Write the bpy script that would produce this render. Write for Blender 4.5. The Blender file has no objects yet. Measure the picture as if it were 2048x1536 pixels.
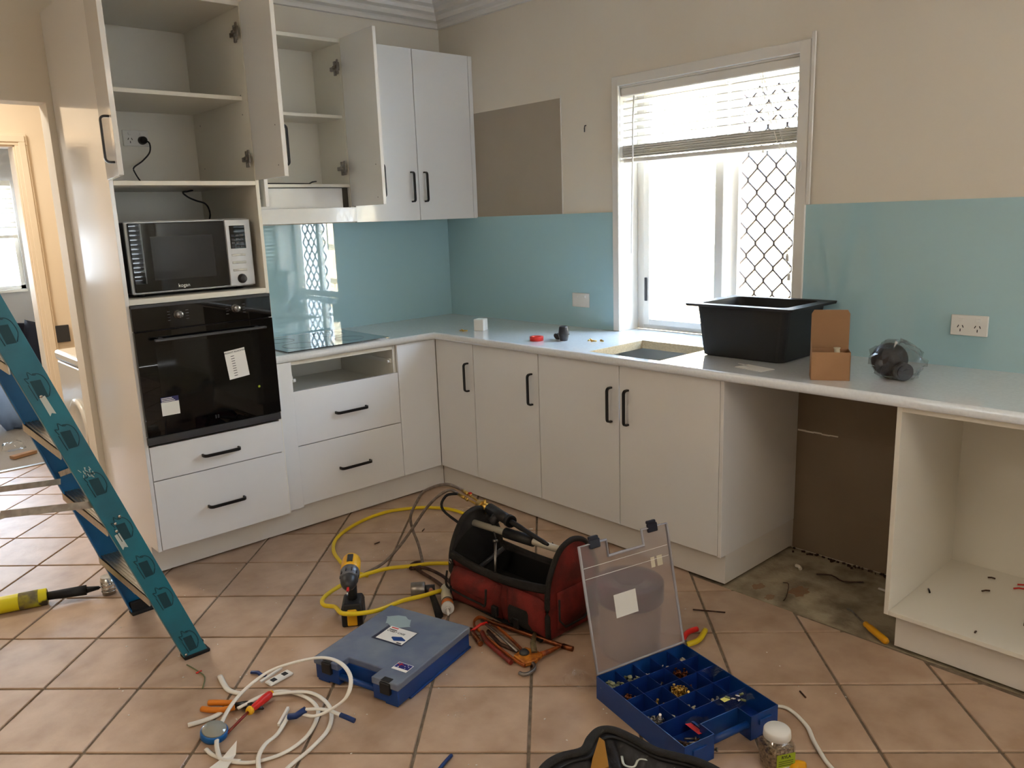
import bpy, bmesh, math, random
from mathutils import Vector, Matrix
random.seed(7)
R = math.radians
C = bpy.context.scene.collection
scene = bpy.context.scene

# ------------------------------------------------------------------ camera
cam_d = bpy.data.cameras.new('camera'); cam = bpy.data.objects.new('camera', cam_d); C.objects.link(cam)
yaw, pit, rol = R(-42.0535), R(-11.9192), R(-2.0246)
fw = Vector((math.cos(pit)*-math.sin(yaw), math.cos(pit)*math.cos(yaw), math.sin(pit)))
rt = fw.cross(Vector((0, 0, 1))).normalized(); up = rt.cross(fw)
r2 = rt*math.cos(rol)+up*math.sin(rol); u2 = up*math.cos(rol)-rt*math.sin(rol)
M = Matrix((r2, u2, -fw)).transposed().to_4x4(); M.translation = Vector((-3.1749, -4.072, 1.5056))
cam.matrix_world = M
cam_d.sensor_fit = 'HORIZONTAL'; cam_d.sensor_width = 36; cam_d.lens = 36*1594.36/2048
cam_d.clip_start = .05; cam_d.clip_end = 200
scene.camera = cam
# ------------------------------------------------------------------ light
scene.view_settings.view_transform = 'Standard'; scene.view_settings.look = 'None'
scene.view_settings.gamma = 1; scene.view_settings.use_curve_mapping = False
scene.view_settings.exposure = 0.6
w = bpy.data.worlds.new('world'); scene.world = w; w.use_nodes = True
nt = w.node_tree; bg = nt.nodes['Background']
tc = nt.nodes.new('ShaderNodeTexCoord'); sx = nt.nodes.new('ShaderNodeSeparateXYZ'); rp = nt.nodes.new('ShaderNodeValToRGB')
nt.links.new(tc.outputs['Generated'], sx.inputs[0]); nt.links.new(sx.outputs['Z'], rp.inputs[0])
rp.color_ramp.elements[0].position = 0.0; rp.color_ramp.elements[0].color = (.86, .93, 1, 1)
rp.color_ramp.elements[1].position = .6; rp.color_ramp.elements[1].color = (.50, .70, 1, 1)
nt.links.new(rp.outputs[0], bg.inputs['Color']); bg.inputs['Strength'].default_value = 16.0

def area(name, loc, rot, sx_, sy_, energy=0, col=(1, 1, 1), portal=False):
    d = bpy.data.lights.new(name, 'AREA'); d.shape = 'RECTANGLE'; d.size = sx_; d.size_y = sy_
    d.energy = energy; d.color = col
    o = bpy.data.objects.new(name, d); C.objects.link(o); o.location = loc; o.rotation_euler = rot
    if portal: d.cycles.is_portal = True
    return o
area('window_portal', (.24, -1.885, 1.5), (0, R(90), 0), 1.25, 1.0, portal=True)
area('rear_window_portal', (-1.1, -6.52, 1.5), (R(90), 0, 0), 1.9, 1.25, portal=True)
area('rear_fill_light', (-2.4, -5.4, 2.70), (0, 0, 0), 1.2, 1.2, energy=17, col=(1, .84, .66))  # added warm fill behind the camera, no known lamp there
area('left_fill_light', (-4.3, -2.4, 2.70), (0, 0, 0), .8, .8, energy=14, col=(1, .86, .68))  # added fill, brightens the upper-left wall and the tower side
sd__ = bpy.data.lights.new('sun', 'SUN'); sd__.energy = 55; sd__.angle = R(.6); sd__.color = (1, .96, .9)
so__ = bpy.data.objects.new('sun', sd__); C.objects.link(so__); so__.rotation_euler = (0, R(-30), 0); so__.location = (-4, 0, 8)

area('far_window_portal', (-2.3, 5.16, 1.48), (R(-90), 0, 0), 2.0, 1.1, portal=True)
area('laundry_fill_light', (-2.75, .95, 2.66), (0, 0, 0), .5, .5, energy=24, col=(1, .93, .82))  # added out-of-view fill that brightens the laundry

# ------------------------------------------------------------------ materials
def lin(c):
    f = lambda v: (v/255/12.92) if v/255 <= .04045 else ((v/255+.055)/1.055)**2.4
    return (f(c[0]), f(c[1]), f(c[2]), 1)
MATS = {}
def pm(name, col, rough=.5, metal=0.0, col2=None, scale=20, bump=0, bscale=60, spec=.5, coat=0, trans=0, ior=1.45, rand=0, stretch=None, detail=4, lo=.4, hi=.65, emit=None):
    m = bpy.data.materials.new(name); m.use_nodes = True; t = m.node_tree; b = t.nodes['Principled BSDF']
    b.inputs['Base Color'].default_value = lin(col); b.inputs['Roughness'].default_value = rough
    b.inputs['Metallic'].default_value = metal; b.inputs['Specular IOR Level'].default_value = spec
    b.inputs['Coat Weight'].default_value = coat; b.inputs['Coat Roughness'].default_value = .006
    b.inputs['Transmission Weight'].default_value = trans; b.inputs['IOR'].default_value = ior
    co = t.nodes.new('ShaderNodeTexCoord'); src = co.outputs['Object']
    if stretch:
        mp = t.nodes.new('ShaderNodeMapping'); mp.inputs['Scale'].default_value = stretch
        t.links.new(src, mp.inputs[0]); src = mp.outputs[0]
    last = None
    if col2:
        n = t.nodes.new('ShaderNodeTexNoise'); n.inputs['Scale'].default_value = scale; n.inputs['Detail'].default_value = detail
        t.links.new(src, n.inputs['Vector'])
        r = t.nodes.new('ShaderNodeValToRGB'); r.color_ramp.elements[0].position = lo; r.color_ramp.elements[1].position = hi
        r.color_ramp.elements[0].color = lin(col); r.color_ramp.elements[1].color = lin(col2)
        t.links.new(n.outputs['Fac'], r.inputs[0]); last = r.outputs[0]
        if rand:
            oi = t.nodes.new('ShaderNodeObjectInfo'); hv = t.nodes.new('ShaderNodeHueSaturation')
            mr = t.nodes.new('ShaderNodeMapRange'); mr.inputs['To Min'].default_value = 1-rand; mr.inputs['To Max'].default_value = 1+rand
            t.links.new(oi.outputs['Random'], mr.inputs[0]); t.links.new(mr.outputs[0], hv.inputs['Value'])
            t.links.new(last, hv.inputs['Color']); last = hv.outputs[0]
            ad = t.nodes.new('ShaderNodeVectorMath'); ad.operation = 'ADD'
            cb = t.nodes.new('ShaderNodeCombineXYZ'); ml = t.nodes.new('ShaderNodeMath'); ml.operation = 'MULTIPLY'; ml.inputs[1].default_value = 37
            t.links.new(oi.outputs['Random'], ml.inputs[0]); t.links.new(ml.outputs[0], cb.inputs[0])
            t.links.new(src, ad.inputs[0]); t.links.new(cb.outputs[0], ad.inputs[1]); t.links.new(ad.outputs[0], n.inputs['Vector'])
        t.links.new(last, b.inputs['Base Color'])
    if bump:
        n2 = t.nodes.new('ShaderNodeTexNoise'); n2.inputs['Scale'].default_value = bscale; n2.inputs['Detail'].default_value = 3
        bp = t.nodes.new('ShaderNodeBump'); bp.inputs['Strength'].default_value = bump; bp.inputs['Distance'].default_value = .01
        t.links.new(src, n2.inputs['Vector']); t.links.new(n2.outputs['Fac'], bp.inputs['Height']); t.links.new(bp.outputs[0], b.inputs['Normal'])
    if emit:
        b.inputs['Emission Color'].default_value = lin(emit[0]); b.inputs['Emission Strength'].default_value = emit[1]
    MATS[name] = m
    return m
def glass(name, tint=(255, 255, 255), rough=.0, fac=.12):
    m = bpy.data.materials.new(name); m.use_nodes = True; t = m.node_tree; t.nodes.clear()
    o = t.nodes.new('ShaderNodeOutputMaterial'); a = t.nodes.new('ShaderNodeBsdfTransparent'); g = t.nodes.new('ShaderNodeBsdfGlossy')
    a.inputs[0].default_value = lin(tint); g.inputs['Roughness'].default_value = rough; g.inputs['Color'].default_value = (1, 1, 1, 1)
    f = t.nodes.new('ShaderNodeLayerWeight'); f.inputs['Blend'].default_value = .5
    pw = t.nodes.new('ShaderNodeMath'); pw.operation = 'POWER'; pw.inputs[1].default_value = 5
    ma = t.nodes.new('ShaderNodeMath'); ma.operation = 'MULTIPLY_ADD'; ma.inputs[1].default_value = .9; ma.inputs[2].default_value = .04+fac*.3; ma.use_clamp = True
    mx = t.nodes.new('ShaderNodeMixShader')
    t.links.new(f.outputs['Facing'], pw.inputs[0]); t.links.new(pw.outputs[0], ma.inputs[0]); t.links.new(ma.outputs[0], mx.inputs[0])
    t.links.new(a.outputs[0], mx.inputs[1]); t.links.new(g.outputs[0], mx.inputs[2]); t.links.new(mx.outputs[0], o.inputs[0])
    MATS[name] = m; return m

wall_m = pm('wall_paint', (232, 224, 209), .6, col2=(229, 220, 204), scale=1.5, bump=.02, bscale=120)
cream_m = pm('cream_paint', (240, 222, 196), .5, col2=(237, 218, 190), scale=2)
old_m = pm('old_taupe_paint', (174, 163, 146), .7, col2=(170, 159, 142), scale=3)
ceil_m = pm('ceiling_white', (232, 228, 222), .7)
grey_m = pm('far_grey_paint', (190, 186, 184), .6)
trim_m = pm('trim_gloss', (232, 228, 220), .25, coat=.3)
lam_m = pm('white_laminate', (236, 235, 233), .13, spec=.5, coat=.35)
lami_m = pm('white_carcass', (233, 229, 217), .38)
kick_m = pm('kick_laminate', (228, 224, 217), .22)
count_m = pm('white_stone', (226, 228, 228), .07, col2=(220, 222, 222), scale=90, coat=.5)
raw_m = pm('raw_board_edge', (214, 196, 160), .8, col2=(196, 176, 140), scale=150)
aqua_m = pm('aqua_glass', (170, 206, 214), .02, spec=.6, coat=1.0)
tile_m = pm('terracotta_tile', (194, 167, 143), .36, col2=(166, 137, 112), scale=7, rand=.07, detail=8, bump=.12, bscale=25, lo=.35, hi=.72)
grout_m = pm('grout', (136, 122, 104), .9, col2=(112, 98, 82), scale=40)
conc_m = pm('bare_concrete', (176, 164, 138), .85, col2=(128, 116, 94), scale=9, bump=.3, bscale=80, detail=8)
rust_m = pm('rust_stain', (140, 114, 86), .9, col2=(146, 104, 74), scale=30, lo=.45, hi=.75)
carpet_m = pm('carpet', (158, 148, 138), .95, col2=(140, 130, 120), scale=300, bump=.3, bscale=400)
blk_m = pm('black_metal', (18, 18, 20), .35)
blkp_m = pm('black_plastic', (24, 24, 26), .5)
blkg_m = pm('black_glass', (4, 4, 5), .015, spec=.5)
ovg_m = pm('oven_window_glass', (12, 13, 12), .05, spec=.5)
dgrey_m = pm('dark_grey', (52, 52, 54), .4)
gap_shade_m = pm('grey_brown_gap', (70, 66, 58), .6)
alu_m = pm('aluminium', (190, 186, 176), .35, 1.0, col2=(160, 155, 146), scale=30, stretch=(1, 30, 1))
chrome_m = pm('chrome', (200, 198, 194), .2, 1.0)
silver_m = pm('silver_plastic', (190, 190, 190), .35, .5)
brass_m = pm('brass', (196, 160, 84), .3, 1.0)
copper_m = pm('copper', (150, 92, 62), .38, 1.0, col2=(110, 66, 46), scale=40)
white_m = pm('white_plastic', (232, 230, 224), .35)
cable_m = pm('white_cable', (232, 228, 218), .4)
paper_m = pm('paper', (232, 230, 224), .8)
ink_m = pm('ink', (30, 30, 34), .7)
teal_m = pm('teal_fibreglass', (30, 112, 130), .42, col2=(36, 98, 116), scale=7, detail=6)
tealb_m = pm('blue_fibreglass', (0, 96, 150), .42, col2=(4, 84, 130), scale=5)
tealp_m = pm('printed_teal_dark', (12, 60, 72), .6)
paint_m = pm('paint_smear', (190, 196, 190), .7)
rubber_m = pm('rubber', (22, 22, 24), .75)
red_m = pm('red_canvas', (122, 34, 27), .8, col2=(84, 26, 20), scale=14, bump=.3, bscale=300)
bagb_m = pm('black_canvas', (38, 35, 32), .85, col2=(24, 22, 20), scale=12, bump=.3, bscale=300)
bagi_m = pm('bag_lining', (12, 12, 12), .9)
blue_m = pm('blue_plastic', (14, 62, 132), .35, col2=(12, 54, 118), scale=6)
bluec_m = pm('blue_compartment', (12, 44, 112), .4)
yel_m = pm('yellow_hose', (226, 196, 28), .4)
dyel_m = pm('drill_yellow', (238, 178, 28), .4)
yelt_m = pm('yellow_paint', (222, 206, 20), .45, col2=(60, 50, 30), scale=14, lo=.58, hi=.66)
orange_m = pm('orange_grip', (214, 124, 26), .5)
rusto_m = pm('worn_orange_metal', (176, 92, 34), .55, .3, col2=(112, 52, 30), scale=30)
rustb_m = pm('rusty_iron', (86, 62, 50), .6, .5, col2=(60, 40, 34), scale=40)
redp_m = pm('red_plastic', (206, 40, 34), .4)
redw_m = pm('worn_red_metal', (140, 44, 32), .5, .2, col2=(110, 54, 40), scale=30)
hoseg_m = pm('grey_hose', (112, 100, 90), .55, col2=(134, 122, 112), scale=60)
sink_m = pm('black_composite_sink', (30, 30, 33), .55, col2=(26, 26, 29), scale=300)
card_m = pm('cardboard', (166, 126, 90), .8, col2=(158, 118, 82), scale=8)
cardi_m = pm('cardboard_inside', (148, 112, 78), .85)
yscr_m = pm('yellow_handle', (224, 160, 20), .4)
fence_m = pm('pine_paling', (240, 226, 196), .8, col2=(232, 212, 172), scale=8, stretch=(1, 1, .1))
ground_m = pm('pale_path', (220, 214, 204), .9)
mesh_m = pm('bronze_mesh', (74, 62, 60), .4, .2)
slat_m = pm('blind_slat', (234, 230, 222), .4)
blue_tape_m = pm('blue_tape', (18, 50, 110), .45)
tan_m = pm('tan_canvas', (150, 104, 28), .85)
cloth_m = pm('black_navy_canvas', (26, 28, 38), .8, col2=(38, 38, 46), scale=10, bump=.4, bscale=200)
purple_m = pm('purple_brown_plastic', (92, 44, 62), .4, col2=(62, 40, 48), scale=8)
lime_m = pm('lime_label', (150, 168, 34), .6)
peb_m = pm('screw_filling', (150, 128, 100), .6, col2=(90, 72, 54), scale=90)
orange_lbl_m = pm('orange_label', (206, 110, 40), .6)
cork_m = pm('pale_tube_label', (206, 196, 170), .6)
wood_m = pm('hammer_shaft', (190, 130, 100), .6, col2=(160, 96, 70), scale=30)
steel_m = pm('worn_steel', (150, 146, 142), .35, .9, col2=(120, 112, 104), scale=20)
tapec_m = pm('blue_tape_case', (12, 96, 168), .3)
green_m = pm('green_offcut', (110, 118, 80), .6)
clear_m = glass('clear_plastic', (255, 255, 255), .1, 0)
pane_m = glass('window_glass', (252, 254, 255), 0.0, 0)
jar_m = glass('jar_plastic', (246, 244, 240), .08, .3)
wrap_m = glass('plastic_wrap', (236, 236, 236), .06, 0)
frost_m = pm('frosted_lid', (228, 220, 218), .24, trans=.86, ior=1.12, spec=.7, coat=.25)
lidc_m = pm('smoky_lid', (150, 162, 184), .22, trans=.55, ior=1.2, spec=.5, col2=(176, 186, 196), scale=7, coat=.3)
tub_m = pm('washer_white', (226, 220, 208), .2, coat=.3)
navy_m = pm('navy_fabric', (20, 22, 40), .8)
lbag_m = pm('pale_blue_fabric', (150, 178, 220), .7)

# ------------------------------------------------------------------ mesh builder
def root_of(o):
    while o.parent: o = o.parent
    return o
class MB:
    def __init__(s): s.v = []; s.f = []; s.sm = []; s.mi = []
    def _add(s, vs, fs, smooth=False, mi=0):
        b = len(s.v); s.v += [Vector(p) for p in vs]
        for k, f in enumerate(fs):
            s.f.append([b+i for i in f]); s.sm.append(smooth if isinstance(smooth, bool) else smooth[k]); s.mi.append(mi)
        return s
    def box(s, x0, x1, y0, y1, z0, z1, mi=0):
        x0, x1 = min(x0, x1), max(x0, x1); y0, y1 = min(y0, y1), max(y0, y1); z0, z1 = min(z0, z1), max(z0, z1)
        vs = [(x0,y0,z0),(x1,y0,z0),(x1,y1,z0),(x0,y1,z0),(x0,y0,z1),(x1,y0,z1),(x1,y1,z1),(x0,y1,z1)]
        return s._add(vs, [(0,3,2,1),(4,5,6,7),(0,1,5,4),(1,2,6,5),(2,3,7,6),(3,0,4,7)], mi=mi)
    def obox(s, c, size, Rm=None, mi=0, taper=1.0):
        hx, hy, hz = size[0]/2, size[1]/2, size[2]/2; Rm = Rm or Matrix.Identity(3); c = Vector(c)
        vs = []
        for z in (-hz, hz):
            k = 1 if z < 0 else taper
            for x, y in ((-hx,-hy),(hx,-hy),(hx,hy),(-hx,hy)): vs.append(c+Rm@Vector((x*k, y*k, z)))
        return s._add(vs, [(0,3,2,1),(4,5,6,7),(0,1,5,4),(1,2,6,5),(2,3,7,6),(3,0,4,7)], mi=mi)
    def beam(s, p0, p1, w, h, up=(0, 0, 1), mi=0):
        p0 = Vector(p0); p1 = Vector(p1); d = (p1-p0).normalized(); u = Vector(up)
        a = d.cross(u).normalized(); b = a.cross(d).normalized()
        Rm = Matrix((a, b, d)).transposed()
        return s.obox((p0+p1)/2, (w, h, (p1-p0).length), Rm, mi)
    def cyl(s, p0, p1, r0, r1=None, n=16, caps=True, mi=0):
        r1 = r0 if r1 is None else r1
        p0 = Vector(p0); p1 = Vector(p1); d = (p1-p0).normalized()
        a = d.orthogonal().normalized(); b = d.cross(a)
        vs = []
        for p, r in ((p0, r0), (p1, r1)):
            for i in range(n):
                t = 2*math.pi*i/n; vs.append(p+a*math.cos(t)*r+b*math.sin(t)*r)
        fs = [(i, (i+1) % n, n+(i+1) % n, n+i) for i in range(n)]; sm = [True]*n
        if caps: fs += [tuple(range(n-1, -1, -1)), tuple(range(n, 2*n))]; sm += [False, False]
        return s._add(vs, fs, sm, mi)
    def lathe(s, prof, o=(0, 0, 0), Rm=None, n=24, mi=0, sy=1.0):
        Rm = Rm or Matrix.Identity(3); o = Vector(o); vs = []
        for r, z in prof:
            for i in range(n):
                t = 2*math.pi*i/n; vs.append(o+Rm@Vector((r*math.cos(t), r*math.sin(t)*sy, z)))
        fs = []
        for k in range(len(prof)-1):
            for i in range(n):
                fs.append((k*n+i, k*n+(i+1) % n, (k+1)*n+(i+1) % n, (k+1)*n+i))
        sm = [True]*len(fs)
        if prof[0][0] > 1e-6: fs.append(tuple(range(n-1, -1, -1))); sm.append(False)
        if prof[-1][0] > 1e-6:
            m = (len(prof)-1)*n; fs.append(tuple(range(m, m+n))); sm.append(False)
        return s._add(vs, fs, sm, mi)
    def tube(s, pts, r, n=8, closed=False, w=1.0, h=1.0, up=(0, 0, 1), mi=0, smooth=True, radii=None):
        P = [Vector(p) for p in pts]; m = len(P); vs = []; upv = Vector(up)
        for i, p in enumerate(P):
            if closed: d = P[(i+1) % m]-P[i-1]
            else: d = P[min(i+1, m-1)]-P[max(i-1, 0)]
            d.normalize()
            a = d.cross(upv)
            if a.length < 1e-3: a = d.cross(Vector((1, 0, .01)))
            a.normalize(); b = a.cross(d).normalized(); rr = radii[i] if radii else r
            for k in range(n):
                t = 2*math.pi*(k+.5)/n; vs.append(p+a*math.cos(t)*rr*w+b*math.sin(t)*rr*h)
        fs = []
        for i in range(m if closed else m-1):
            j = (i+1) % m
            for k in range(n): fs.append((i*n+k, i*n+(k+1) % n, j*n+(k+1) % n, j*n+k))
        sm = [smooth]*len(fs)
        if not closed: fs += [tuple(range(n-1, -1, -1)), tuple(range((m-1)*n, m*n))]; sm += [False, False]
        return s._add(vs, fs, sm, mi)
    def prism(s, poly, z0, z1, T=None, mi=0):
        n = len(poly); vs = [Vector((x, y, z0)) for x, y in poly]+[Vector((x, y, z1)) for x, y in poly]
        if T is not None: vs = [T@v for v in vs]
        fs = [tuple(range(n-1, -1, -1)), tuple(range(n, 2*n))]+[(i, (i+1) % n, n+(i+1) % n, n+i) for i in range(n)]
        return s._add(vs, fs, mi=mi)
    def grid(s, fn, nu, nv, closed_u=False, smooth=True, mi=0):
        vs = [fn(i/(nu if closed_u else nu-1), j/(nv-1)) for j in range(nv) for i in range(nu)]
        fs = []
        for j in range(nv-1):
            for i in range(nu if closed_u else nu-1):
                k = (i+1) % nu; fs.append((j*nu+i, j*nu+k, (j+1)*nu+k, (j+1)*nu+i))
        return s._add(vs, fs, smooth, mi)
    def mesh(s, name, mats, bevel=0, seg=1):
        me = bpy.data.meshes.new(name); me.from_pydata([tuple(v) for v in s.v], [], s.f)
        for p, sm, mi in zip(me.polygons, s.sm, s.mi): p.use_smooth = sm; p.material_index = mi
        for m in (mats if isinstance(mats, (list, tuple)) else [mats]): me.materials.append(m)
        bm = bmesh.new(); bm.from_mesh(me)
        bmesh.ops.recalc_face_normals(bm, faces=bm.faces)
        if bevel:
            ed = [e for e in bm.edges if len(e.link_faces) == 2 and e.calc_face_angle(0) > R(35)]
            bmesh.ops.bevel(bm, geom=ed, offset=bevel, segments=seg, affect='EDGES', clamp_overlap=True, profile=.5)
        bm.to_mesh(me); bm.free(); me.update()
        return me
    def build(s, name, mats, parent=None, world=True, bevel=0, seg=1, solid=0):
        if parent is not None and world:
            r = root_of(parent); inv = r.matrix_basis.inverted(); s.v = [inv@v for v in s.v]
        me = s.mesh(name, mats, bevel, seg)
        o = bpy.data.objects.new(name, me); C.objects.link(o)
        if parent is not None: o.parent = parent
        if solid:
            md = o.modifiers.new('thick', 'SOLIDIFY'); md.thickness = solid; md.offset = 0
        return o
def tag(o, label, cat, group=None, kind=None):
    o['label'] = label; o['category'] = cat
    if group: o['group'] = group
    if kind: o['kind'] = kind
    return o
def struct(o): o['kind'] = 'structure'; return o
def thing(name, label, cat, loc=(0, 0, 0), rz=0, group=None):
    o = bpy.data.objects.new(name, None); C.objects.link(o); o.empty_display_size = .05
    o.matrix_basis = Matrix.Translation(loc) @ Matrix.Rotation(rz, 4, 'Z')
    return tag(o, label, cat, group)
def spline(pts, k=6, closed=False):
    P = [Vector(p) for p in pts]; out = []; m = len(P)
    rng = range(m) if closed else range(m-1)
    for i in rng:
        if closed: a, b, c, d = P[i-1], P[i], P[(i+1) % m], P[(i+2) % m]
        else: a, b, c, d = P[max(i-1, 0)], P[i], P[i+1], P[min(i+2, m-1)]
        for j in range(k):
            t = j/k; out.append(.5*((2*b)+(c-a)*t+(2*a-5*b+4*c-d)*t*t+(3*b-a-3*c+d)*t**3))
    if not closed: out.append(P[-1])
    return out
def text(name, s, size, T, mat, parent, world=True, bold=0):
    cu = bpy.data.curves.new(name, 'FONT'); cu.body = s; cu.size = size; cu.align_x = 'CENTER'; cu.align_y = 'CENTER'; cu.offset = bold
    o = bpy.data.objects.new('tmp', cu); C.objects.link(o)
    dg = bpy.context.evaluated_depsgraph_get(); dg.update()
    me = bpy.data.meshes.new_from_object(o.evaluated_get(dg)); bpy.data.objects.remove(o)
    if parent is not None and world: T = root_of(parent).matrix_basis.inverted() @ T
    me.transform(T); me.materials.clear(); me.materials.append(mat)
    q = bpy.data.objects.new(name, me); C.objects.link(q); q.parent = parent; return q
def frame(o, xa, ya):      # 4x4 with given x and y axes
    xa = Vector(xa).normalized(); ya = Vector(ya).normalized(); za = xa.cross(ya)
    T = Matrix((xa, ya, za)).transposed().to_4x4(); T.translation = Vector(o); return T
def rot3(ax, a): return Matrix.Rotation(a, 3, ax)

# ------------------------------------------------------------------ the setting
H = 2.75
b = MB(); b.box(-2.19, .25, 0, .12, -.3, H); b.box(-3.15, -2.19, 0, .12, 2.06, H); b.box(-5.3, -3.15, 0, .12, -.02, H)
wall_back = struct(b.build('wall_back', wall_m))
b = MB(); b.box(0, .22, -1.405, .0, -.3, H); b.box(0, .22, -6.5, -2.362, -.3, H); b.box(0, .22, -2.362, -1.405, -.3, .862); b.box(0, .22, -2.362, -1.405, 2.105, H)
wall_right = struct(b.build('wall_right', wall_m))
b = MB(); b.box(-.0015, 0, -1.0105, -.3, 1.505, 2.10)
o = b.build('unpainted_patch', old_m, wall_right); o['label'] = 'bare taupe rectangle where the old cupboard hung'
b = MB(); b.box(-.0015, 0, -3.054, -2.405, .5505, .862); b.box(-.0008, 0, -3.054, -2.405, .5485, .5505); b.box(-.0015, 0, -3.054, -2.405, .0, .5485)
o = b.build('unpainted_lower_wall', pm('gap_old_paint', (132, 115, 94), .75, col2=(127, 110, 89), scale=4), wall_right); o['label'] = 'brown unpainted wall in the empty appliance gap'
b = MB()
for k in range(5):
    y = -2.412-.036*k; b.obox((-.003, y-.016, .549-.0003*k+random.uniform(-.002, .002)), (.003, .036, .003+max(0, .004-.0006*k)))
o = b.build('plaster_crack', wall_m, wall_right)
b = MB(); b.tube(spline([(-.003, -1.1, 2.11), (-.003, -1.188, 2.11)], 2), .001, 4)
b = MB(); b.box(-.004, -.0005, -1.016, -1.0105, 1.505, 2.112)
b.build('peeled_paint_edge', trim_m, wall_right)
# ceiling, cornice
b = MB(); b.box(-5.3, .22, -6.5, 5.3, H, H+.1); struct(b.build('ceiling', ceil_m))
prof = [(0, 2.615), (.022, 2.615), (.024, 2.632), (.030, 2.640), (.060, 2.648), (.063, 2.664), (.070, 2.672), (.103, 2.680), (.106, 2.697), (.113, 2.704), (.150, 2.712), (.153, 2.730), (.165, 2.742), (.195, H-.001), (0, H-.001)]
b = MB(); n = len(prof); vs = []
for d, z in prof: vs.append((-5.3, -d, z))
for d, z in prof: vs.append((-d, -d, z))
for d, z in prof: vs.append((-d, -6.5, z))
fs = [(k*n+i, k*n+(i+1) % n, (k+1)*n+(i+1) % n, (k+1)*n+i) for k in (0, 1) for i in range(n)]
b._add(vs, fs); struct(b.build('trim_1', ceil_m))
# rear and left walls with their windows (behind the camera)
b = MB(); b.box(-5.3, -2.05, -6.62, -6.5, 0, H); b.box(-.15, .22, -6.62, -6.5, 0, H); b.box(-2.05, -.15, -6.62, -6.5, 0, .9); b.box(-2.05, -.15, -6.62, -6.5, 2.12, H)
struct(b.build('wall_front', wall_m))
b = MB(); b.box(-5.42, -5.3, -6.62, 5.3, 0, H)
struct(b.build('wall_left', wall_m))
# laundry and far room
b = MB(); b.box(-1.25, -1.13, .12, 5.2, 0, H); struct(b.build('wall_laundry_right', cream_m))
b = MB(); b.box(-1.965, -1.25, 1.82, 1.94, 0, H); b.box(-2.78, -1.965, 1.82, 1.94, 2.04, H); b.box(-5.3, -2.78, 1.82, 1.94, 0, H)
struct(b.build('wall_laundry_back', cream_m))
b = MB()
for x0, x1 in ((-1.965, -1.895), (-2.85, -2.78)):
    b.box(x0, x1, 1.795, 1.82, 0, 2.0399); b.box(x0+.02, x1-.012, 1.785, 1.7945, 0, 2.0575)
b.box(-2.85, -1.895, 1.795, 1.82, 2.04, 2.11); b.box(-2.84, -1.907, 1.785, 1.7945, 2.058, 2.098)
b.box(-1.975, -1.963, 1.81, 1.95, 0, 2.05); b.box(-2.79, -2.778, 1.81, 1.95, 0, 2.05); b.box(-2.78, -1.965, 1.81, 1.95, 2.03, 2.045)
struct(b.build('door_1', cream_m, bevel=.003))
b = MB(); b.box(-1.38, -1.13, 5.06, 5.2, 0, H); b.box(-3.4, -1.38, 5.06, 5.2, 0, .965); b.box(-3.4, -1.38, 5.06, 5.2, 2.0, H); b.box(-5.3, -3.4, 5.06, 5.2, 0, H)
struct(b.build('wall_far', grey_m))
# floor: grout bed, tiles, concrete, carpet
fl = MB(); fl.box(-5.3, -.545, -6.5, 1.82, -.05, -.006); fl.box(-.545, .0, -2.40, 0, -.05, -.006)
floor = struct(fl.build('floor', grout_m))
b = MB(); b.box(-.545, 0, -6.5, -2.395, -.05, -.003)
o = struct(b.build('floor_concrete', conc_m))
b = MB()
def blob(cx, cy, r, z, seed):
    rnd = random.Random(seed); pts = []
    for i in range(18):
        t = 2*math.pi*i/18; q = r*(.7+.5*rnd.random()); pts.append((cx+q*math.cos(t), cy+q*.7*math.sin(t)))
    return pts
b.prism(blob(-.38, -2.64, .05, 0, 1), -.004, -.0015); b.prism(blob(-.45, -2.5, .03, 0, 2), -.004, -.0017); b.prism(blob(-.50, -2.58, .025, 0, 3), -.004, -.0016)
p_ = b.build('rust_stain', rust_m, o)
b = MB(); b.box(-5.3, -1.25, 1.82, 5.1, -.05, .004); struct(b.build('floor_carpet', carpet_m))
b = MB(); b.box(-2.78, -1.965, 1.80, 1.835, -.004, .006); struct(b.build('trim_2', alu_m))

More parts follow.
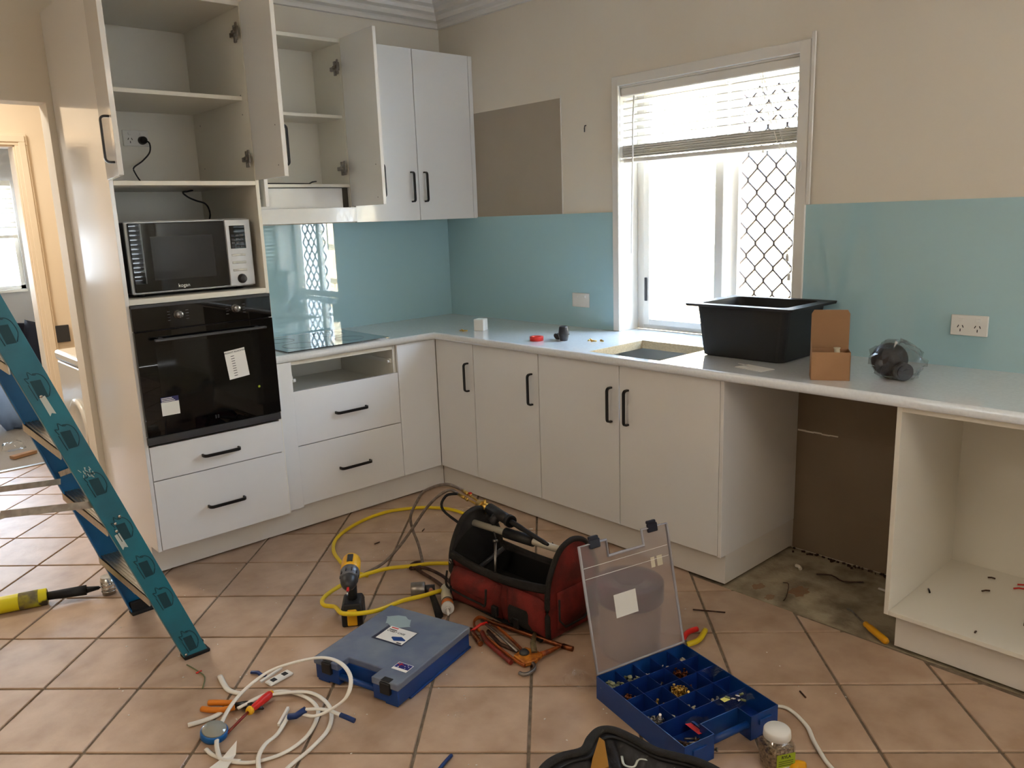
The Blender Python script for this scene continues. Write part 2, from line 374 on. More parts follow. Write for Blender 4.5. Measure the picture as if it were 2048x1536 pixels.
def clip(poly, a, bb, c):   # keep a*x+b*y<=c
    out = []
    for i in range(len(poly)):
        p, q = poly[i], poly[(i+1) % len(poly)]
        dp, dq = a*p[0]+bb*p[1]-c, a*q[0]+bb*q[1]-c
        if dp <= 0: out.append(p)
        if dp*dq < 0:
            t = dp/(dp-dq); out.append((p[0]+t*(q[0]-p[0]), p[1]+t*(q[1]-p[1])))
    return out
pit_, gap = .3290, .0095
s0, t0 = -.775, -2.1225
campos = Vector((-3.1749, -4.072, 1.5056))
def seen(p, m=.12):
    d = Vector(p)-campos; z = d.dot(fw)
    if z < .05: return False
    x = 1594*d.dot(r2)/z/1024; y = 1594*d.dot(u2)/z/768
    return abs(x) < 1+m and abs(y) < 1+m
full_mesh = None; hp = (pit_-gap)/2; rest = MB(); nt_ = 0
for i in range(-18, 16):
    for j in range(-16, 22):
        s = s0+(i+.5)*pit_; t = t0+(j+.5)*pit_
        cx, cy = (s+t)/math.sqrt(2), (t-s)/math.sqrt(2)
        if not (-5.25 < cx < -.2 and -6.4 < cy < 1.95): continue
        dg_ = pit_/math.sqrt(2)
        k = hp*math.sqrt(2)
        poly = [(cx-k, cy), (cx, cy-k), (cx+k, cy), (cx, cy+k)]
        full = True
        if cx+k > -.548 and cy < -2.2: poly = clip(poly, 1, 0, -.552-.01*((i*7+j*3) % 3)); full = False
        if cx+k > -.3 : poly = clip(poly, 1, 0, -.3); full = False
        if cy+k > 1.798: poly = clip(poly, 0, 1, 1.798); full = False
        if cy+k > -.45 and cx > -2.19: poly = clip(poly, 0, 1, -.3 if cx > -2.0 else 3); full = False
        if len(poly) < 3: continue
        vis = any(seen((p[0], p[1], 0)) for p in poly+[(cx, cy)])
        if vis and full:
            if full_mesh is None:
                q = MB(); q.prism([(-k, 0), (0, -k), (k, 0), (0, k)], -.009, 0); full_mesh = q.mesh('tile', tile_m, bevel=.0022)
            o = bpy.data.objects.new('tile', full_mesh); C.objects.link(o); o.parent = floor
            o.location = (cx, cy, random.uniform(-.0006, .0004)); nt_ += 1
        elif vis:
            q = MB(); q.prism([(p[0]-cx, p[1]-cy) for p in poly], -.009, 0)
            o = q.build('tile', tile_m, floor, world=False, bevel=.0018); o.location = (cx, cy, 0); nt_ += 1
        else: rest.prism(poly, -.009, 0)
o = rest.build('tile_field', tile_m, floor); o['kind'] = 'stuff'

# kitchen window
b = MB()
b.box(-.016, .0, -1.413, -1.372, .9, 2.15); b.box(-.016, 0, -2.408, -2.358, .9, 2.15); b.box(-.0155, 0, -2.408, -1.372, 2.103, 2.15)
b.box(-.02, -.012, -2.428, -2.41, 1.507, 2.175)
win = struct(b.build('window_1', trim_m, bevel=.003))
b = MB(); b.box(0, .21, -1.413, -1.403, .9, 2.105); b.box(0, .21, -2.366, -2.356, .9, 2.105); b.box(0, .21, -2.36, -1.41, 2.095, 2.106)
b.build('reveal', trim_m, win)
b = MB(); b.box(.135, .2, -1.455, -1.4135, .9005, 2.0945); b.box(.135, .2, -2.3555, -2.32, .9005, 2.0945); b.box(.136, .199, -2.321, -1.454, .9005, .93); b.box(.136, .199, -2.321, -1.454, 2.06, 2.0945)
b.build('window_frame', trim_m, win, bevel=.002)
b = MB(); b.box(.12, .145, -1.50, -1.462, .925, 2.07); b.box(.12, .145, -1.93, -1.885, .925, 2.07); b.box(.121, .144, -1.886, -1.499, .925, .955); b.box(.121, .144, -1.886, -1.499, 2.04, 2.07)
sash = b.build('sliding_sash', trim_m, win, bevel=.002)
b = MB(); b.box(.131, .134, -1.89, -1.495, .95, 2.045); b.build('pane', pane_m, sash)
b = MB(); b.box(.112, .121, -1.488, -1.474, 1.05, 1.17); b.build('latch', dgrey_m, sash, bevel=.002)
b = MB(); b.box(.16, .185, -1.985, -1.935, .925, 2.07); b.box(.16, .185, -2.33, -2.318, .925, 2.07)
b.box(.161, .184, -2.319, -1.984, .925, .945); b.box(.161, .184, -2.319, -1.984, 2.05, 2.07)
sash2 = b.build('fixed_sash', trim_m, win, bevel=.002)
b = MB(); b.box(.171, .174, -2.32, -1.98, .94, 2.055); b.build('pane', pane_m, sash2)
Wd, Hd = .047, .0575
for k in range(9):
    ya = -1.955-k*Wd; yb = ya-Wd; pts = []
    if yb < -2.375: break
    z = .93; side = k % 2
    while z < 2.06:
        y = ya if side else yb
        y += -.002 if y == ya else .002
        pts += [(.215, y, z), (.215, y, min(z+.016, 2.065))]; z += Hd; side = 1-side
    q = MB(); q.tube(pts, .0055, 4, w=1.0, h=1.4, up=(1, 0, 0), smooth=False); q.build('grille_strand', mesh_m, win)
# blind
bl = thing('venetian_blind', 'white half-raised venetian blind in the kitchen window', 'blind', (.04, -1.885, 2.1))
b = MB(); b.box(.004, .07, -2.352, -1.415, 2.055, 2.095); b.build('head_rail', slat_m, bl, bevel=.004)
b = MB(); b.box(.008, .066, -2.35, -1.418, 2.098, 2.1045); b.build('valance_clip', trim_m, bl)
for k in range(6):
    z = 2.028-k*.034
    q = MB(); q.obox((.04, -1.885, z), (.048, .93, .003), rot3('Y', R(12))); q.build('slat', slat_m, bl)
for k in range(11):
    z = 1.822-k*.0052
    q = MB(); q.obox((.04+random.uniform(-.002, .002), -1.885, z), (.05, .93, .0032), rot3('Y', R(random.uniform(-2, 2)))); q.build('slat', slat_m, bl)
b = MB(); b.box(.014, .066, -2.348, -1.422, 1.742, 1.762); b.build('bottom_rail', slat_m, bl, bevel=.003)
for y in (-1.555, -2.18):
    b = MB(); b.cyl((.035, y, 2.06), (.035, y, 1.75), .0012, n=5); b.cyl((.012, y, 2.06), (.012, y, 1.76), .001, n=5); b.build('ladder_cord', cable_m, bl)
    b = MB(); b.lathe([(0, -.008), (.006, -.006), (.007, 0), (.004, .004)], (.035, y, 1.739), n=10); b.build('cord_button', white_m, bl)
b = MB(); b.tube([(.002, -1.50, 2.05), (-.012, -1.505, 1.95), (-.02, -1.50, 1.30)], .004, 6); b.build('tilt_wand', white_m, bl)
b = MB(); b.tube(spline([(.03, -2.16, 2.05), (-.01, -2.22, 1.9), (-.02, -2.30, 1.70), (-.022, -2.335, 1.55), (-.022, -2.34, 1.30)], 6), .0013, 5)
b.tube(spline([(.03, -2.17, 2.05), (-.008, -2.25, 1.88), (-.018, -2.32, 1.70), (-.02, -2.347, 1.5), (-.02, -2.35, 1.22)], 6), .0013, 5); b.build('pull_cord', cable_m, bl)
b = MB(); b.lathe([(.003, .018), (.006, .012), (.008, -.012), (.006, -.014)], (-.022, -2.34, 1.29), n=8); b.lathe([(.003, .018), (.006, .012), (.008, -.012), (.006, -.014)], (-.02, -2.35, 1.21), n=8)
b.build('cord_tassel', white_m, bl)
b = MB(); b.tube([(-.024+.016*0, -2.376+.011*math.cos(t*.5236), 1.664+.024*math.sin(t*.5236)) for t in range(12)], .0025, 6, closed=True, up=(1, 0, 0))
b.box(-.03, -.016, -2.38, -2.372, 1.65, 1.68)
tag(b.build('cord_cleat', white_m), 'small white cord cleat screwed to the window architrave', 'cleat')

# outside: fence, ground
fn = thing('timber_fence_outside', 'pale timber paling fence outside the kitchen window', 'fence', (1.7, -2, 0))
for k in range(46):
    y = .6-.112*k
    q = MB(); q.box(1.70, 1.716, y, y-.104, -.3, 1.80+random.uniform(-.01, .01)); q.build('paling', fence_m, fn)
for z in (.85, 1.25, 1.72):
    q = MB(); q.box(1.66, 1.70, .7, -4.6, z, z+.05); q.build('fence_rail', fence_m, fn)
b = MB(); b.box(.22, 30, -30, 30, -.4, -.3); struct(b.build('ground_outside', ground_m))
b = MB(); b.box(-30, .22, 5.3, 30, -.4, -.3); b.box(-30, -5.5, -30, 5.3, -.4, -.3); b.box(-5.5, .22, -30, -6.7, -.4, -.3); struct(b.build('ground_outside_far', ground_m))

# far window with blind
b = MB()
b.box(-3.4, -1.38, 5.03, 5.06, .94, .965); b.box(-1.42, -1.38, 5.08, 5.12, .965, 2.0); b.box(-3.4, -1.38, 5.08, 5.12, .965, 1.0); b.box(-3.4, -1.38, 5.08, 5.12, 1.96, 2.0)
b.box(-1.68, -1.62, 5.08, 5.12, .965, 2.0); b.box(-2.62, -2.56, 5.08, 5.12, .965, 2.0)
w2 = struct(b.build('window_2', trim_m))
b = MB(); b.box(-3.38, -1.4, 5.10, 5.103, .98, 1.98); b.build('pane', pane_m, w2)
def blind(label, x0, x1, y, ztop, zbot, pitch, sgn, tilt=28):
    r = thing('venetian_blind', label, 'blind', ((x0+x1)/2, y, ztop))
    q = MB(); q.box(x0, x1, y-.03, y+.03, ztop-.05, ztop); q.build('head_rail', slat_m, r)
    z = ztop-.09
    while z > zbot+.05:
        q = MB(); q.obox(((x0+x1)/2, y, z), (x1-x0, .048, .003), rot3('X', R(tilt)*sgn)); q.build('slat', slat_m, r); z -= pitch
    q = MB(); q.box(x0, x1, y-.025, y+.025, zbot, zbot+.03); q.build('bottom_rail', slat_m, r)
    return r
blind('white venetian blind lowered over the far-room window', -3.38, -1.40, 5.0, 2.0, 1.46, .045, -1, 50)
blind('white venetian blind on the rear window seen only as a reflection', -2.02, -.18, -6.46, 2.1, .95, .05, 1, 60)
# rear window + patio frames
b = MB()
for x in (-2.05, -1.13, -.19): b.box(x, x+.04, -6.58, -6.54, .9, 2.12)
b.box(-2.05, -.15, -6.58, -6.54, .9, .94); b.box(-2.05, -.15, -6.58, -6.54, 2.08, 2.12); w3 = struct(b.build('window_3', trim_m))
b = MB(); b.box(-2.03, -.17, -6.562, -6.559, .92, 2.1); b.build('pane', pane_m, w3)
# ------------------------------------------------------------------ kitchen joinery
def handle_v(name, x, y, z0, z1, axis, parent, mat=blk_m, proj=.028):
    # D handle; axis = outward direction
    a = Vector(axis); base = Vector((x, y, 0))
    P = lambda z, d: base+a*d+Vector((0, 0, z))
    pts = [P(z0, 0), P(z0, proj*.55)]+[P(z0+.014*(1-math.cos(t)), proj*.55+.45*proj*math.sin(t)) for t in (.5, 1.05, 1.57)]
    pts += [P(z1-.014*(1-math.cos(t)), proj*.55+.45*proj*math.sin(t)) for t in (1.57, 1.05, .5)]+[P(z1, proj*.55), P(z1, 0)]
    side = a.cross(Vector((0, 0, 1)))
    q = MB(); q.tube(pts, .0062, 8, w=1.25, h=.8, up=side.cross(Vector((0, 0, 1))) if 0 else a.cross(side) , smooth=True)
    return q.build(name, mat, parent)
def tubeh(pts, side, parent, w=.0135, t=.008):
    q = MB(); P = [Vector(p) for p in pts]; n = len(P); S = Vector(side).normalized(); vs = []
    for i, p in enumerate(P):
        d = (P[min(i+1, n-1)]-P[max(i-1, 0)]).normalized(); nn = S.cross(d).normalized()
        for sx_, sn in ((-1, -1), (1, -1), (1, 1), (-1, 1)): vs.append(p+S*sx_*w/2+nn*sn*t/2)
    fs = [(i*4+k, i*4+(k+1) % 4, (i+1)*4+(k+1) % 4, (i+1)*4+k) for i in range(n-1) for k in range(4)]
    fs += [(3, 2, 1, 0), tuple(range((n-1)*4, n*4))]
    q._add(vs, fs, False); return q.build('handle', blk_m, parent, bevel=.0012)
def handle(parent, p0, p1, out, proj=.030):
    p0 = Vector(p0); p1 = Vector(p1); o_ = Vector(out); d = (p1-p0).normalized(); r = .014
    pts = [p0, p0+o_*(proj-r)]
    for k in (1, 2, 3, 4): t = k*math.pi/8; pts.append(p0+o_*(proj-r+r*math.sin(t))+d*(r-r*math.cos(t)))
    for k in (4, 3, 2, 1): t = k*math.pi/8; pts.append(p1+o_*(proj-r+r*math.sin(t))-d*(r-r*math.cos(t)))
    pts += [p1+o_*(proj-r), p1]
    return tubeh(pts, d.cross(o_), parent)
def hinge(parent, pc, side_out, door_dir, z):
    # pc on carcass side near the hinge line; cross-shaped mounting plate on the side, arm, cup wing on the door
    q = MB(); pc = Vector(pc); a = Vector(side_out)   # normal pointing into the cupboard
    f = Vector((0, -1, 0))                            # towards the front
    c = pc+Vector((0, 0, z))+a*.004
    def bx(cc, lf, la, lz):
        Rm = Matrix((f, a, Vector((0, 0, 1)))).transposed(); q.obox(cc, (lf, la, lz), Rm)
    bx(c-f*.02, .018, .010, .070); bx(c-f*.032, .062, .012, .020); bx(c-f*.0+a*.008, .034, .014, .024)
    dd = Vector(door_dir).normalized(); nn = Vector((0, 0, 1)).cross(dd)
    if nn.dot(a) < 0: nn = -nn
    e = pc+f*.012+Vector((0, 0, z))+dd*.022+nn*.020
    Rm = Matrix((dd, nn, Vector((0, 0, 1)))).transposed()
    q.obox(e, (.016, .006, .072), Rm); q.obox(e-dd*.004, (.040, .007, .040), Rm); q.obox(e-dd*.02+nn*.006, (.03, .01, .014), Rm)
    return q.build('hinge', steel_m, parent, bevel=.0015)
def open_door(parent, hx, hy, z0, z1, w_, th, left, hz=None, holes=None, hinges=()):
    # left: hinge on the left side; th = opening angle
    t = R(th); d = Vector((math.cos(t), -math.sin(t), 0)) if left else Vector((-math.cos(t), -math.sin(t), 0))
    nrm = Vector((0, 0, 1)).cross(d); inner = nrm if left else -nrm   # inner face normal
    c = Vector((hx, hy, (z0+z1)/2))+d*w_/2-inner*0.0
    Rm = Matrix((d, Vector((0, 0, 1)).cross(d), Vector((0, 0, 1)))).transposed()
    q = MB(); q.obox(c, (w_, .018, z1-z0), Rm)
    o = q.build('door', lam_m, parent, bevel=.0012)
    if hz:
        e = Vector((hx, hy, 0))+d*(w_-.05)-inner*.009
        handle(o, e+Vector((0, 0, hz[0])), e+Vector((0, 0, hz[1])), -inner)
        for z in hz:
            q = MB(); q.cyl(e+inner*.018+Vector((0, 0, z)), e+inner*.0186+Vector((0, 0, z)), .003, n=8); q.build('screw_hole', dgrey_m, o)
    return o, d

# --- oven tower
tw = thing('oven_tower_cabinet', 'tall white cabinet holding the microwave and black oven, top doors open', 'cabinet', (-1.852, -.32, 0))
XL, XR, YF = -2.163, -1.541, -.635
for x0 in (XL, XR-.016):
    q = MB(); q.box(x0, x0+.016, YF, -.003, .134, 2.43); q.build('side_panel', lam_m if x0 == XL else lami_m, tw, bevel=.001)
q = MB(); q.box(XL+.016, XR-.016, -.022, -.005, .12, 2.41); q.build('back_panel', lami_m, tw)
q = MB(); q.box(XL+.016, XR-.016, YF, -.02, 2.412, 2.43); q.build('top_panel', lami_m, tw, bevel=.001)
q = MB(); q.box(XL+.016, XR-.016, YF+.02, -.02, .137, .15); q.build('base_panel', lami_m, tw)
for z0, z1, yf in ((1.201, 1.224, YF), (1.676, 1.694, YF+.0), (2.038, 2.055, YF+.05)):
    q = MB(); q.box(XL+.016, XR-.016, yf, -.02, z0, z1); q.build('shelf', lami_m, tw, bevel=.001)
q = MB(); q.box(XL+.016, XR-.016, YF+.02, -.02, .606, .612); q.build('oven_shelf', lami_m, tw)
for z0, z1, hz in ((.451, .600, .519), (.137, .447, .282)):
    q = MB(); q.box(XL+.018, XR-.004, YF-.001, YF+.017, z0, z1); d = q.build('drawer', lam_m, tw, bevel=.0012)
    handle(d, (-1.928, YF-.001, hz), (-1.764, YF-.001, hz), (0, -1, 0))
    q = MB(); q.box(XL+.04, XR-.04, YF+.017, -.1, z0+.02, z1-.03); q.build('drawer_box', lami_m, d)
dr, dd = open_door(tw, XR-.006, YF-.004, 1.697, 2.426, .306, 87, False, hz=(1.745, 1.905))
hinge(tw, (XR-.016, YF+.03, 0), (-1, 0, 0), dd, 1.79); hinge(tw, (XR-.016, YF+.03, 0), (-1, 0, 0), dd, 2.31)
dl, dd2 = open_door(tw, XL+.004, YF-.004, 1.697, 2.426, .306, 99, True, hz=(1.745, 1.905))
for z in (1.78, 1.98, 2.06):
    for y in (-.1, YF+.06):
        q = MB(); q.cyl((XR-.0165, y, z), (XR-.0172, y, z), .0028, n=8); q.build('shelf_pin_hole', dgrey_m, tw)
# socket with plug in the tower
so = thing('power_outlet', 'double power point inside the tall cabinet with a black plug in it', 'power outlet', (-1.84, -.023, 1.92))
def outlet(so, c, xa, nrm, w_, h_, plugged=(), pins=True):
    c = Vector(c); xa = Vector(xa); n_ = Vector(nrm); za = Vector((0, 0, 1)); Rm = Matrix((xa, n_, za)).transposed()
    q = MB(); q.obox(c+n_*.004, (w_, .008, h_), Rm); q.build('faceplate', white_m, so, bevel=.002)
    for s_ in (-1, 1):
        q = MB(); q.obox(c+n_*.009+xa*s_*w_*.23+za*h_*.27, (w_*.12, .004, h_*.16), Rm); q.build('rocker_switch', white_m, so, bevel=.001)
        if pins:
            for dx, dz, rr in ((-.008, -.004, 25), (.008, -.004, -25), (0, -.018, 0)):
                q = MB(); q.obox(c+n_*.0082+xa*(s_*w_*.23+dx)+za*dz, (.0028, .0008, .010), Rm @ rot3('Y', R(rr))); q.build('pin_slot', ink_m, so)
outlet(so, (-1.840, -.022, 1.920), (1, 0, 0), (0, -1, 0), .115, .072)
pl = thing('plug_and_cord', 'black round plug and cord in the outlet inside the tall cabinet', 'power cord', (-1.81, -.03, 1.91))
q = MB(); q.lathe([(0, .034), (.012, .034), (.017, .026), (.019, 0)], (-1.814, -.031, 1.910), rot3('X', R(90))); q.build('plug', blkp_m, pl)
q = MB(); q.tube(spline([(-1.812, -.064, 1.908), (-1.795, -.07, 1.895), (-1.800, -.072, 1.854), (-1.836, -.07, 1.815), (-1.878, -.07, 1.785), (-1.877, -.07, 1.762), (-1.855, -.07, 1.72), (-1.84, -.09, 1.7)], 6), .0035, 6); q.build('cord', blkp_m, pl)
mc = thing('microwave_lead', 'thin black cord hanging down behind the microwave', 'cable', (-1.65, -.2, 1.6))
q = MB(); q.tube(spline([(-1.675, -.22, 1.674), (-1.700, -.22, 1.669), (-1.724, -.22, 1.664), (-1.700, -.22, 1.642), (-1.665, -.22, 1.626), (-1.622, -.22, 1.61), (-1.606, -.22, 1.57), (-1.602, -.19, 1.52), (-1.602, -.15, 1.40), (-1.61, -.15, 1.232)], 6), .004, 6); q.build('cord', blkp_m, mc)

# --- microwave
mw = thing('microwave_oven', 'silver and black microwave oven on the tower shelf', 'microwave', (-1.85, -.4, 1.224))
mx0, mx1, my, mz0, mz1 = -2.112, -1.586, -.585, 1.238, 1.536
q = MB(); q.box(mx0+.004, mx1-.004, my+.02, -.2, mz0, mz1-.004); q.build('body', dgrey_m, mw, bevel=.004)
q = MB(); q.box(mx0, mx1, my, my+.024, mz0, mz1); q.build('front_frame', silver_m, mw, bevel=.005)
q = MB(); q.box(mx0+.008, -1.703, my-.012, my+.002, mz0+.008, mz1-.008); dq = q.build('door', blkg_m, mw, bevel=.003)
q = MB(); q.box(mx0+.09, -1.76, my-.0128, my-.0118, mz0+.055, mz1-.065); q.build('door_window', pm('mw_window', (30, 30, 32), .06), dq)
text('brand_lettering', 'kogan', .021, frame((-1.905, my-.0133, mz0+.026), (1, 0, 0), (0, 0, 1)), white_m, dq)
q = MB(); q.box(-1.700, mx1+.002, my-.010, my+.002, mz0+.004, mz1-.004); cp = q.build('control_panel', silver_m, mw, bevel=.003)
q = MB(); q.box(-1.682, -1.612, my-.0112, my-.0098, 1.405, 1.505); q.build('display', blkg_m, cp)
for i in range(3):
    for j in range(4):
        q = MB(); q.box(-1.676+i*.02, -1.662+i*.02, my-.0118, my-.0111, 1.41+j*.0155, 1.42+j*.0155); q.build('keypad_key', dgrey_m, cp)
for k in range(3):
    q = MB(); q.box(-1.682, -1.618, my-.0125, my-.0098, 1.372-k*.033, 1.382-k*.033); q.build('button', alu_m, cp, bevel=.001)
q = MB(); q.lathe([(.021, 0), (.021, .004), (.017, .006), (.016, .018), (.014, .02), (0, .02)], (-1.645, my-.01, 1.272), rot3('X', R(90))); q.build('knob', dgrey_m, cp)
for x in (mx0+.05, mx1-.05):
    for y in (-.53, -.25):
        q = MB(); q.cyl((x, y, 1.2241), (x, y, mz0+.002), .014, n=12); q.build('foot', rubber_m, mw)

# --- wall oven
ov = thing('wall_oven', 'black glass wall oven with stickers on its door', 'oven', (-1.85, -.4, .612))
q = MB(); q.box(-2.13, -1.57, -.62, -.06, .614, 1.198); q.build('body', dgrey_m, ov)
q = MB(); q.box(-2.150, -1.550, -.652, -.634, 1.094, 1.200); cpn = q.build('control_panel', blkg_m, ov, bevel=.0015)
q = MB(); q.box(-2.150, -1.550, -.6525, -.634, 1.188, 1.200); q.build('top_trim', dgrey_m, ov)
q = MB(); q.box(-2.150, -1.550, -.656, -.634, .648, 1.090); od = q.build('door', blkg_m, ov, bevel=.0015)
q = MB(); q.box(-2.075, -1.625, -.6568, -.6558, .70, 1.03); q.build('door_window', ovg_m, od)
q = MB(); q.box(-2.150, -1.550, -.650, -.634, .612, .645); q.build('bottom_trim', dgrey_m, ov, bevel=.001)
q = MB(); q.beam((-2.085, -.690, 1.055), (-1.60, -.690, 1.055), .010, .02, up=(0, 1, 0)); q.box(-2.06, -2.045, -.69, -.655, 1.049, 1.061); q.box(-1.64, -1.625, -.69, -.655, 1.049, 1.061); q.build('handle', pm('handle_grey', (84, 84, 86), .3, .6), od, bevel=.002)
for x in (-1.965, -1.715):
    q = MB(); q.lathe([(.020, 0), (.020, .003), (.0165, .004), (.0155, .02), (.013, .022), (0, .022)], (x, -.652, 1.148), rot3('X', R(90)), n=24)
    q.obox((x, -.6745, 1.148), (.003, .002, .026)); q.build('knob', pm('knob_steel', (120, 118, 116), .25, .9), ov)
    for k in range(4):
        for s_ in (-1, 1):
            q = MB(); q.box(x+s_*.032, x+s_*.044, -.6528, -.6522, 1.126+k*.012, 1.129+k*.012); q.build('printed_symbol', dgrey_m, cpn)
T = frame((-1.738, -.6592, .905), (.985, 0, .1), (-.1, 0, .985))
q = MB(); q.prism([(-.047, -.064), (.047, -.064), (.047, .064), (-.047, .064)], 0, .0004, T); nt1 = q.build('sticker', paper_m, od); nt1['label'] = 'white paper sheet taped to the oven door'
text('lettering', 'PRODUCT ALLOCATED', .0088, T @ Matrix.Translation((0, .054, .0007)), ink_m, nt1, bold=.0002)
for k in range(9):
    q = MB(); q.prism([(-.022, .036-k*.011), (-.006, .036-k*.011), (-.006, .0385-k*.011), (-.022, .0385-k*.011)], .0004, .0006, T); q.build('print_line', ink_m, nt1)
T = frame((-2.045, -.6592, .775), (1, 0, .0), (0, 0, 1))
q = MB(); q.prism([(-.037, -.045), (.037, -.045), (.037, .012), (-.037, .012)], 0, .0004, T); nt2 = q.build('sticker', paper_m, od)
q = MB(); q.prism([(-.037, .012), (.037, .012), (.037, .034), (-.037, .034)], 0, .0004, T); q.build('sticker_header', pm('navy_print', (24, 22, 84), .5), nt2)
for k in range(3):
    q = MB(); q.prism([(-.034, .0145+k*.0065), (.022-.006*k, .0145+k*.0065), (.022-.006*k, .0175+k*.0065), (-.034, .0175+k*.0065)], .0004, .0006, T); q.build('print_line', white_m, nt2)
q = MB(); q.lathe([(0, .0006), (.006, .0006), (.006, 0)], (-1.645, -.6568, .785), rot3('X', R(90)), n=14); q.build('yellow_dot_sticker', lime_m, od)
T = frame((-1.852, -.6592, .685), (1, 0, 0), (0, 0, 1))
q = MB()
for s_ in (-1, 1): q.prism([(s_*.002, -.008), (s_*.009, -.008), (s_*.009, .008), (s_*.002, .008)][::s_], 0, .0004, T)
q.build('emblem', pm('faint_emblem', (40, 40, 42), .4), od)

# --- filler between tower and drawers
q = MB(); q.box(-1.541, -1.452, -.60, -.584, .134, .862)
tag(q.build('filler_panel', lam_m, bevel=.001), 'narrow white filler panel between the oven tower and cooktop drawers', 'panel')
# --- drawer cabinet under cooktop
dc = thing('drawer_cabinet', 'white drawer cabinet under the cooktop with its top drawer missing', 'cabinet', (-1.14, -.3, 0))
for x0, x1 in ((-1.45, -1.435), (-.854, -.838)):
    q = MB(); q.box(x0, x1, -.565, -.01, .13, .862); q.build('side_panel', lami_m, dc)
q = MB(); q.box(-1.435, -.854, -.025, -.01, .13, .86); q.build('back_panel', lami_m, dc)
q = MB(); q.box(-1.435, -.854, -.565, -.01, .13, .146); q.build('base_panel', lami_m, dc)
q = MB(); q.box(-1.44, -.85, -.565, -.552, .838, .862); q.build('top_rail', lami_m, dc)
q = MB(); q.box(-1.435, -.854, -.55, -.03, .655, .67); q.build('divider_shelf', lami_m, dc)
q = MB(); q.box(-1.4345, -1.424, -.55, -.06, .765, .785); q.build('drawer_runner', white_m, dc); q = MB(); q.box(-.865, -.8545, -.55, -.06, .765, .785); q.build('drawer_runner', white_m, dc)
q = MB(); q.cyl((-1.424, -.545, .76), (-1.41, -.545, .76), .009, n=12); q.cyl((-.868, -.545, .772), (-.88, -.545, .772), .008, n=12); q.build('runner_roller', white_m, dc)
for z0, z1, hz in ((.441, .712, .569), (.137, .437, .278)):
    q = MB(); q.box(-1.449, -.839, -.582, -.565, z0, z1); d = q.build('drawer', lam_m, dc, bevel=.0012)
    handle(d, (-1.227, -.582, hz), (-1.051, -.582, hz), (0, -1, 0))
# --- corner
cc = thing('corner_cabinet', 'white corner base cabinet left of the single-door unit', 'cabinet', (-.4, -.4, 0))
q = MB(); q.box(-.836, -.584, -.582, -.565, .137, .860); q.build('blank_door', lam_m, cc, bevel=.0012)
q = MB(); q.box(-.583, -.566, -.900, -.584, .137, .860); d = q.build('door', lam_m, cc, bevel=.0012)
handle(d, (-.583, -.858, .607), (-.583, -.858, .755), (-1, 0, 0))
q = MB(); q.box(-.834, -.01, -.563, -.01, .13, .146); q.box(-.563, -.01, -.898, -.563, .13, .146); q.build('base_panel', lami_m, cc)
q = MB(); q.box(-.563, -.01, -.9, -.886, .146, .862); q.build('side_panel', lami_m, cc)
q = MB(); q.box(-.8345, -.01, -.025, -.01, .146, .862); q.box(-.025, -.01, -.886, -.025, .146, .862); q.build('back_panel', lami_m, cc)
sc = thing('base_cabinet', 'white single-door base cabinet beside the corner unit', 'cabinet', (-.3, -1.145, 0))
q = MB(); q.box(-.583, -.566, -1.386, -.904, .137, .860); d = q.build('door', lam_m, sc, bevel=.0012)
handle(d, (-.583, -1.342, .607), (-.583, -1.342, .757), (-1, 0, 0))
q = MB(); q.box(-.563, -.01, -.916, -.902, .13, .862); q.build('side_panel', lami_m, sc); q = MB(); q.box(-.563, -.01, -1.387, -1.373, .13, .862); q.build('side_panel', lami_m, sc)
q = MB(); q.box(-.563, -.01, -1.373, -.916, .13, .146); q.build('base_panel', lami_m, sc)
q = MB(); q.box(-.025, -.01, -1.373, -.916, .146, .862); q.build('back_panel', lami_m, sc)
sk = thing('sink_cabinet', 'white two-door sink cabinet under the benchtop cutout', 'cabinet', (-.3, -1.9, 0))
for y0, y1, hy in ((-1.885, -1.390, -1.843), (-2.390, -1.889, -1.936)):
    q = MB(); q.box(-.583, -.566, y0, y1, .137, .860); d = q.build('door', lam_m, sk, bevel=.0012)
    handle(d, (-.583, hy, .607), (-.583, hy, .759), (-1, 0, 0))
q = MB(); q.box(-.583, -.004, -2.408, -2.392, .135, .862); q.build('end_panel', lam_m, sk, bevel=.001)
q = MB(); q.box(-.563, -.01, -1.403, -1.389, .13, .862); q.build('side_panel', lami_m, sk)
q = MB(); q.box(-.563, -.01, -2.392, -1.403, .13, .146); q.build('base_panel', lami_m, sk)
q = MB(); q.box(-.563, -.545, -2.392, -1.403, .80, .862); q.build('top_rail', lami_m, sk)
q = MB(); q.box(-.545, -.03, -2.38, -1.41, .64, .65); q.build('lit_bottom_sheet', pm('bluish_lit_sheet', (190, 200, 212), .4), sk)  # added sheet, bluish light on the empty cabinet's bottom painted into its colour
# kickboards
q = MB(); q.box(-2.163, -.545, -.543, -.527, .009, .134); tag(q.build('kickboard', kick_m), 'long white kickboard under the oven tower and drawers', 'kickboard')
q = MB(); q.box(-.543, -.527, -2.404, -.545, .009, .134); q.box(-.527, -.003, -2.404, -2.39, .009, .134)
tag(q.build('kickboard', kick_m), 'white kickboard under the sink run, returning along the cabinet end', 'kickboard')
q = MB(); q.box(-.545, -.529, -4.3, -3.079, .009, .134); q.box(-.529, -.003, -3.093, -3.079, .009, .134)
tag(q.build('kickboard', kick_m), 'white kickboard under the open cabinet beside the screwdriver', 'kickboard')
q = MB(); q.box(-2.163, -2.148, -.526, -.003, .009, .1335); tag(q.build('kickboard', kick_m), 'short kickboard at the tall cabinet side by the doorway', 'kickboard')
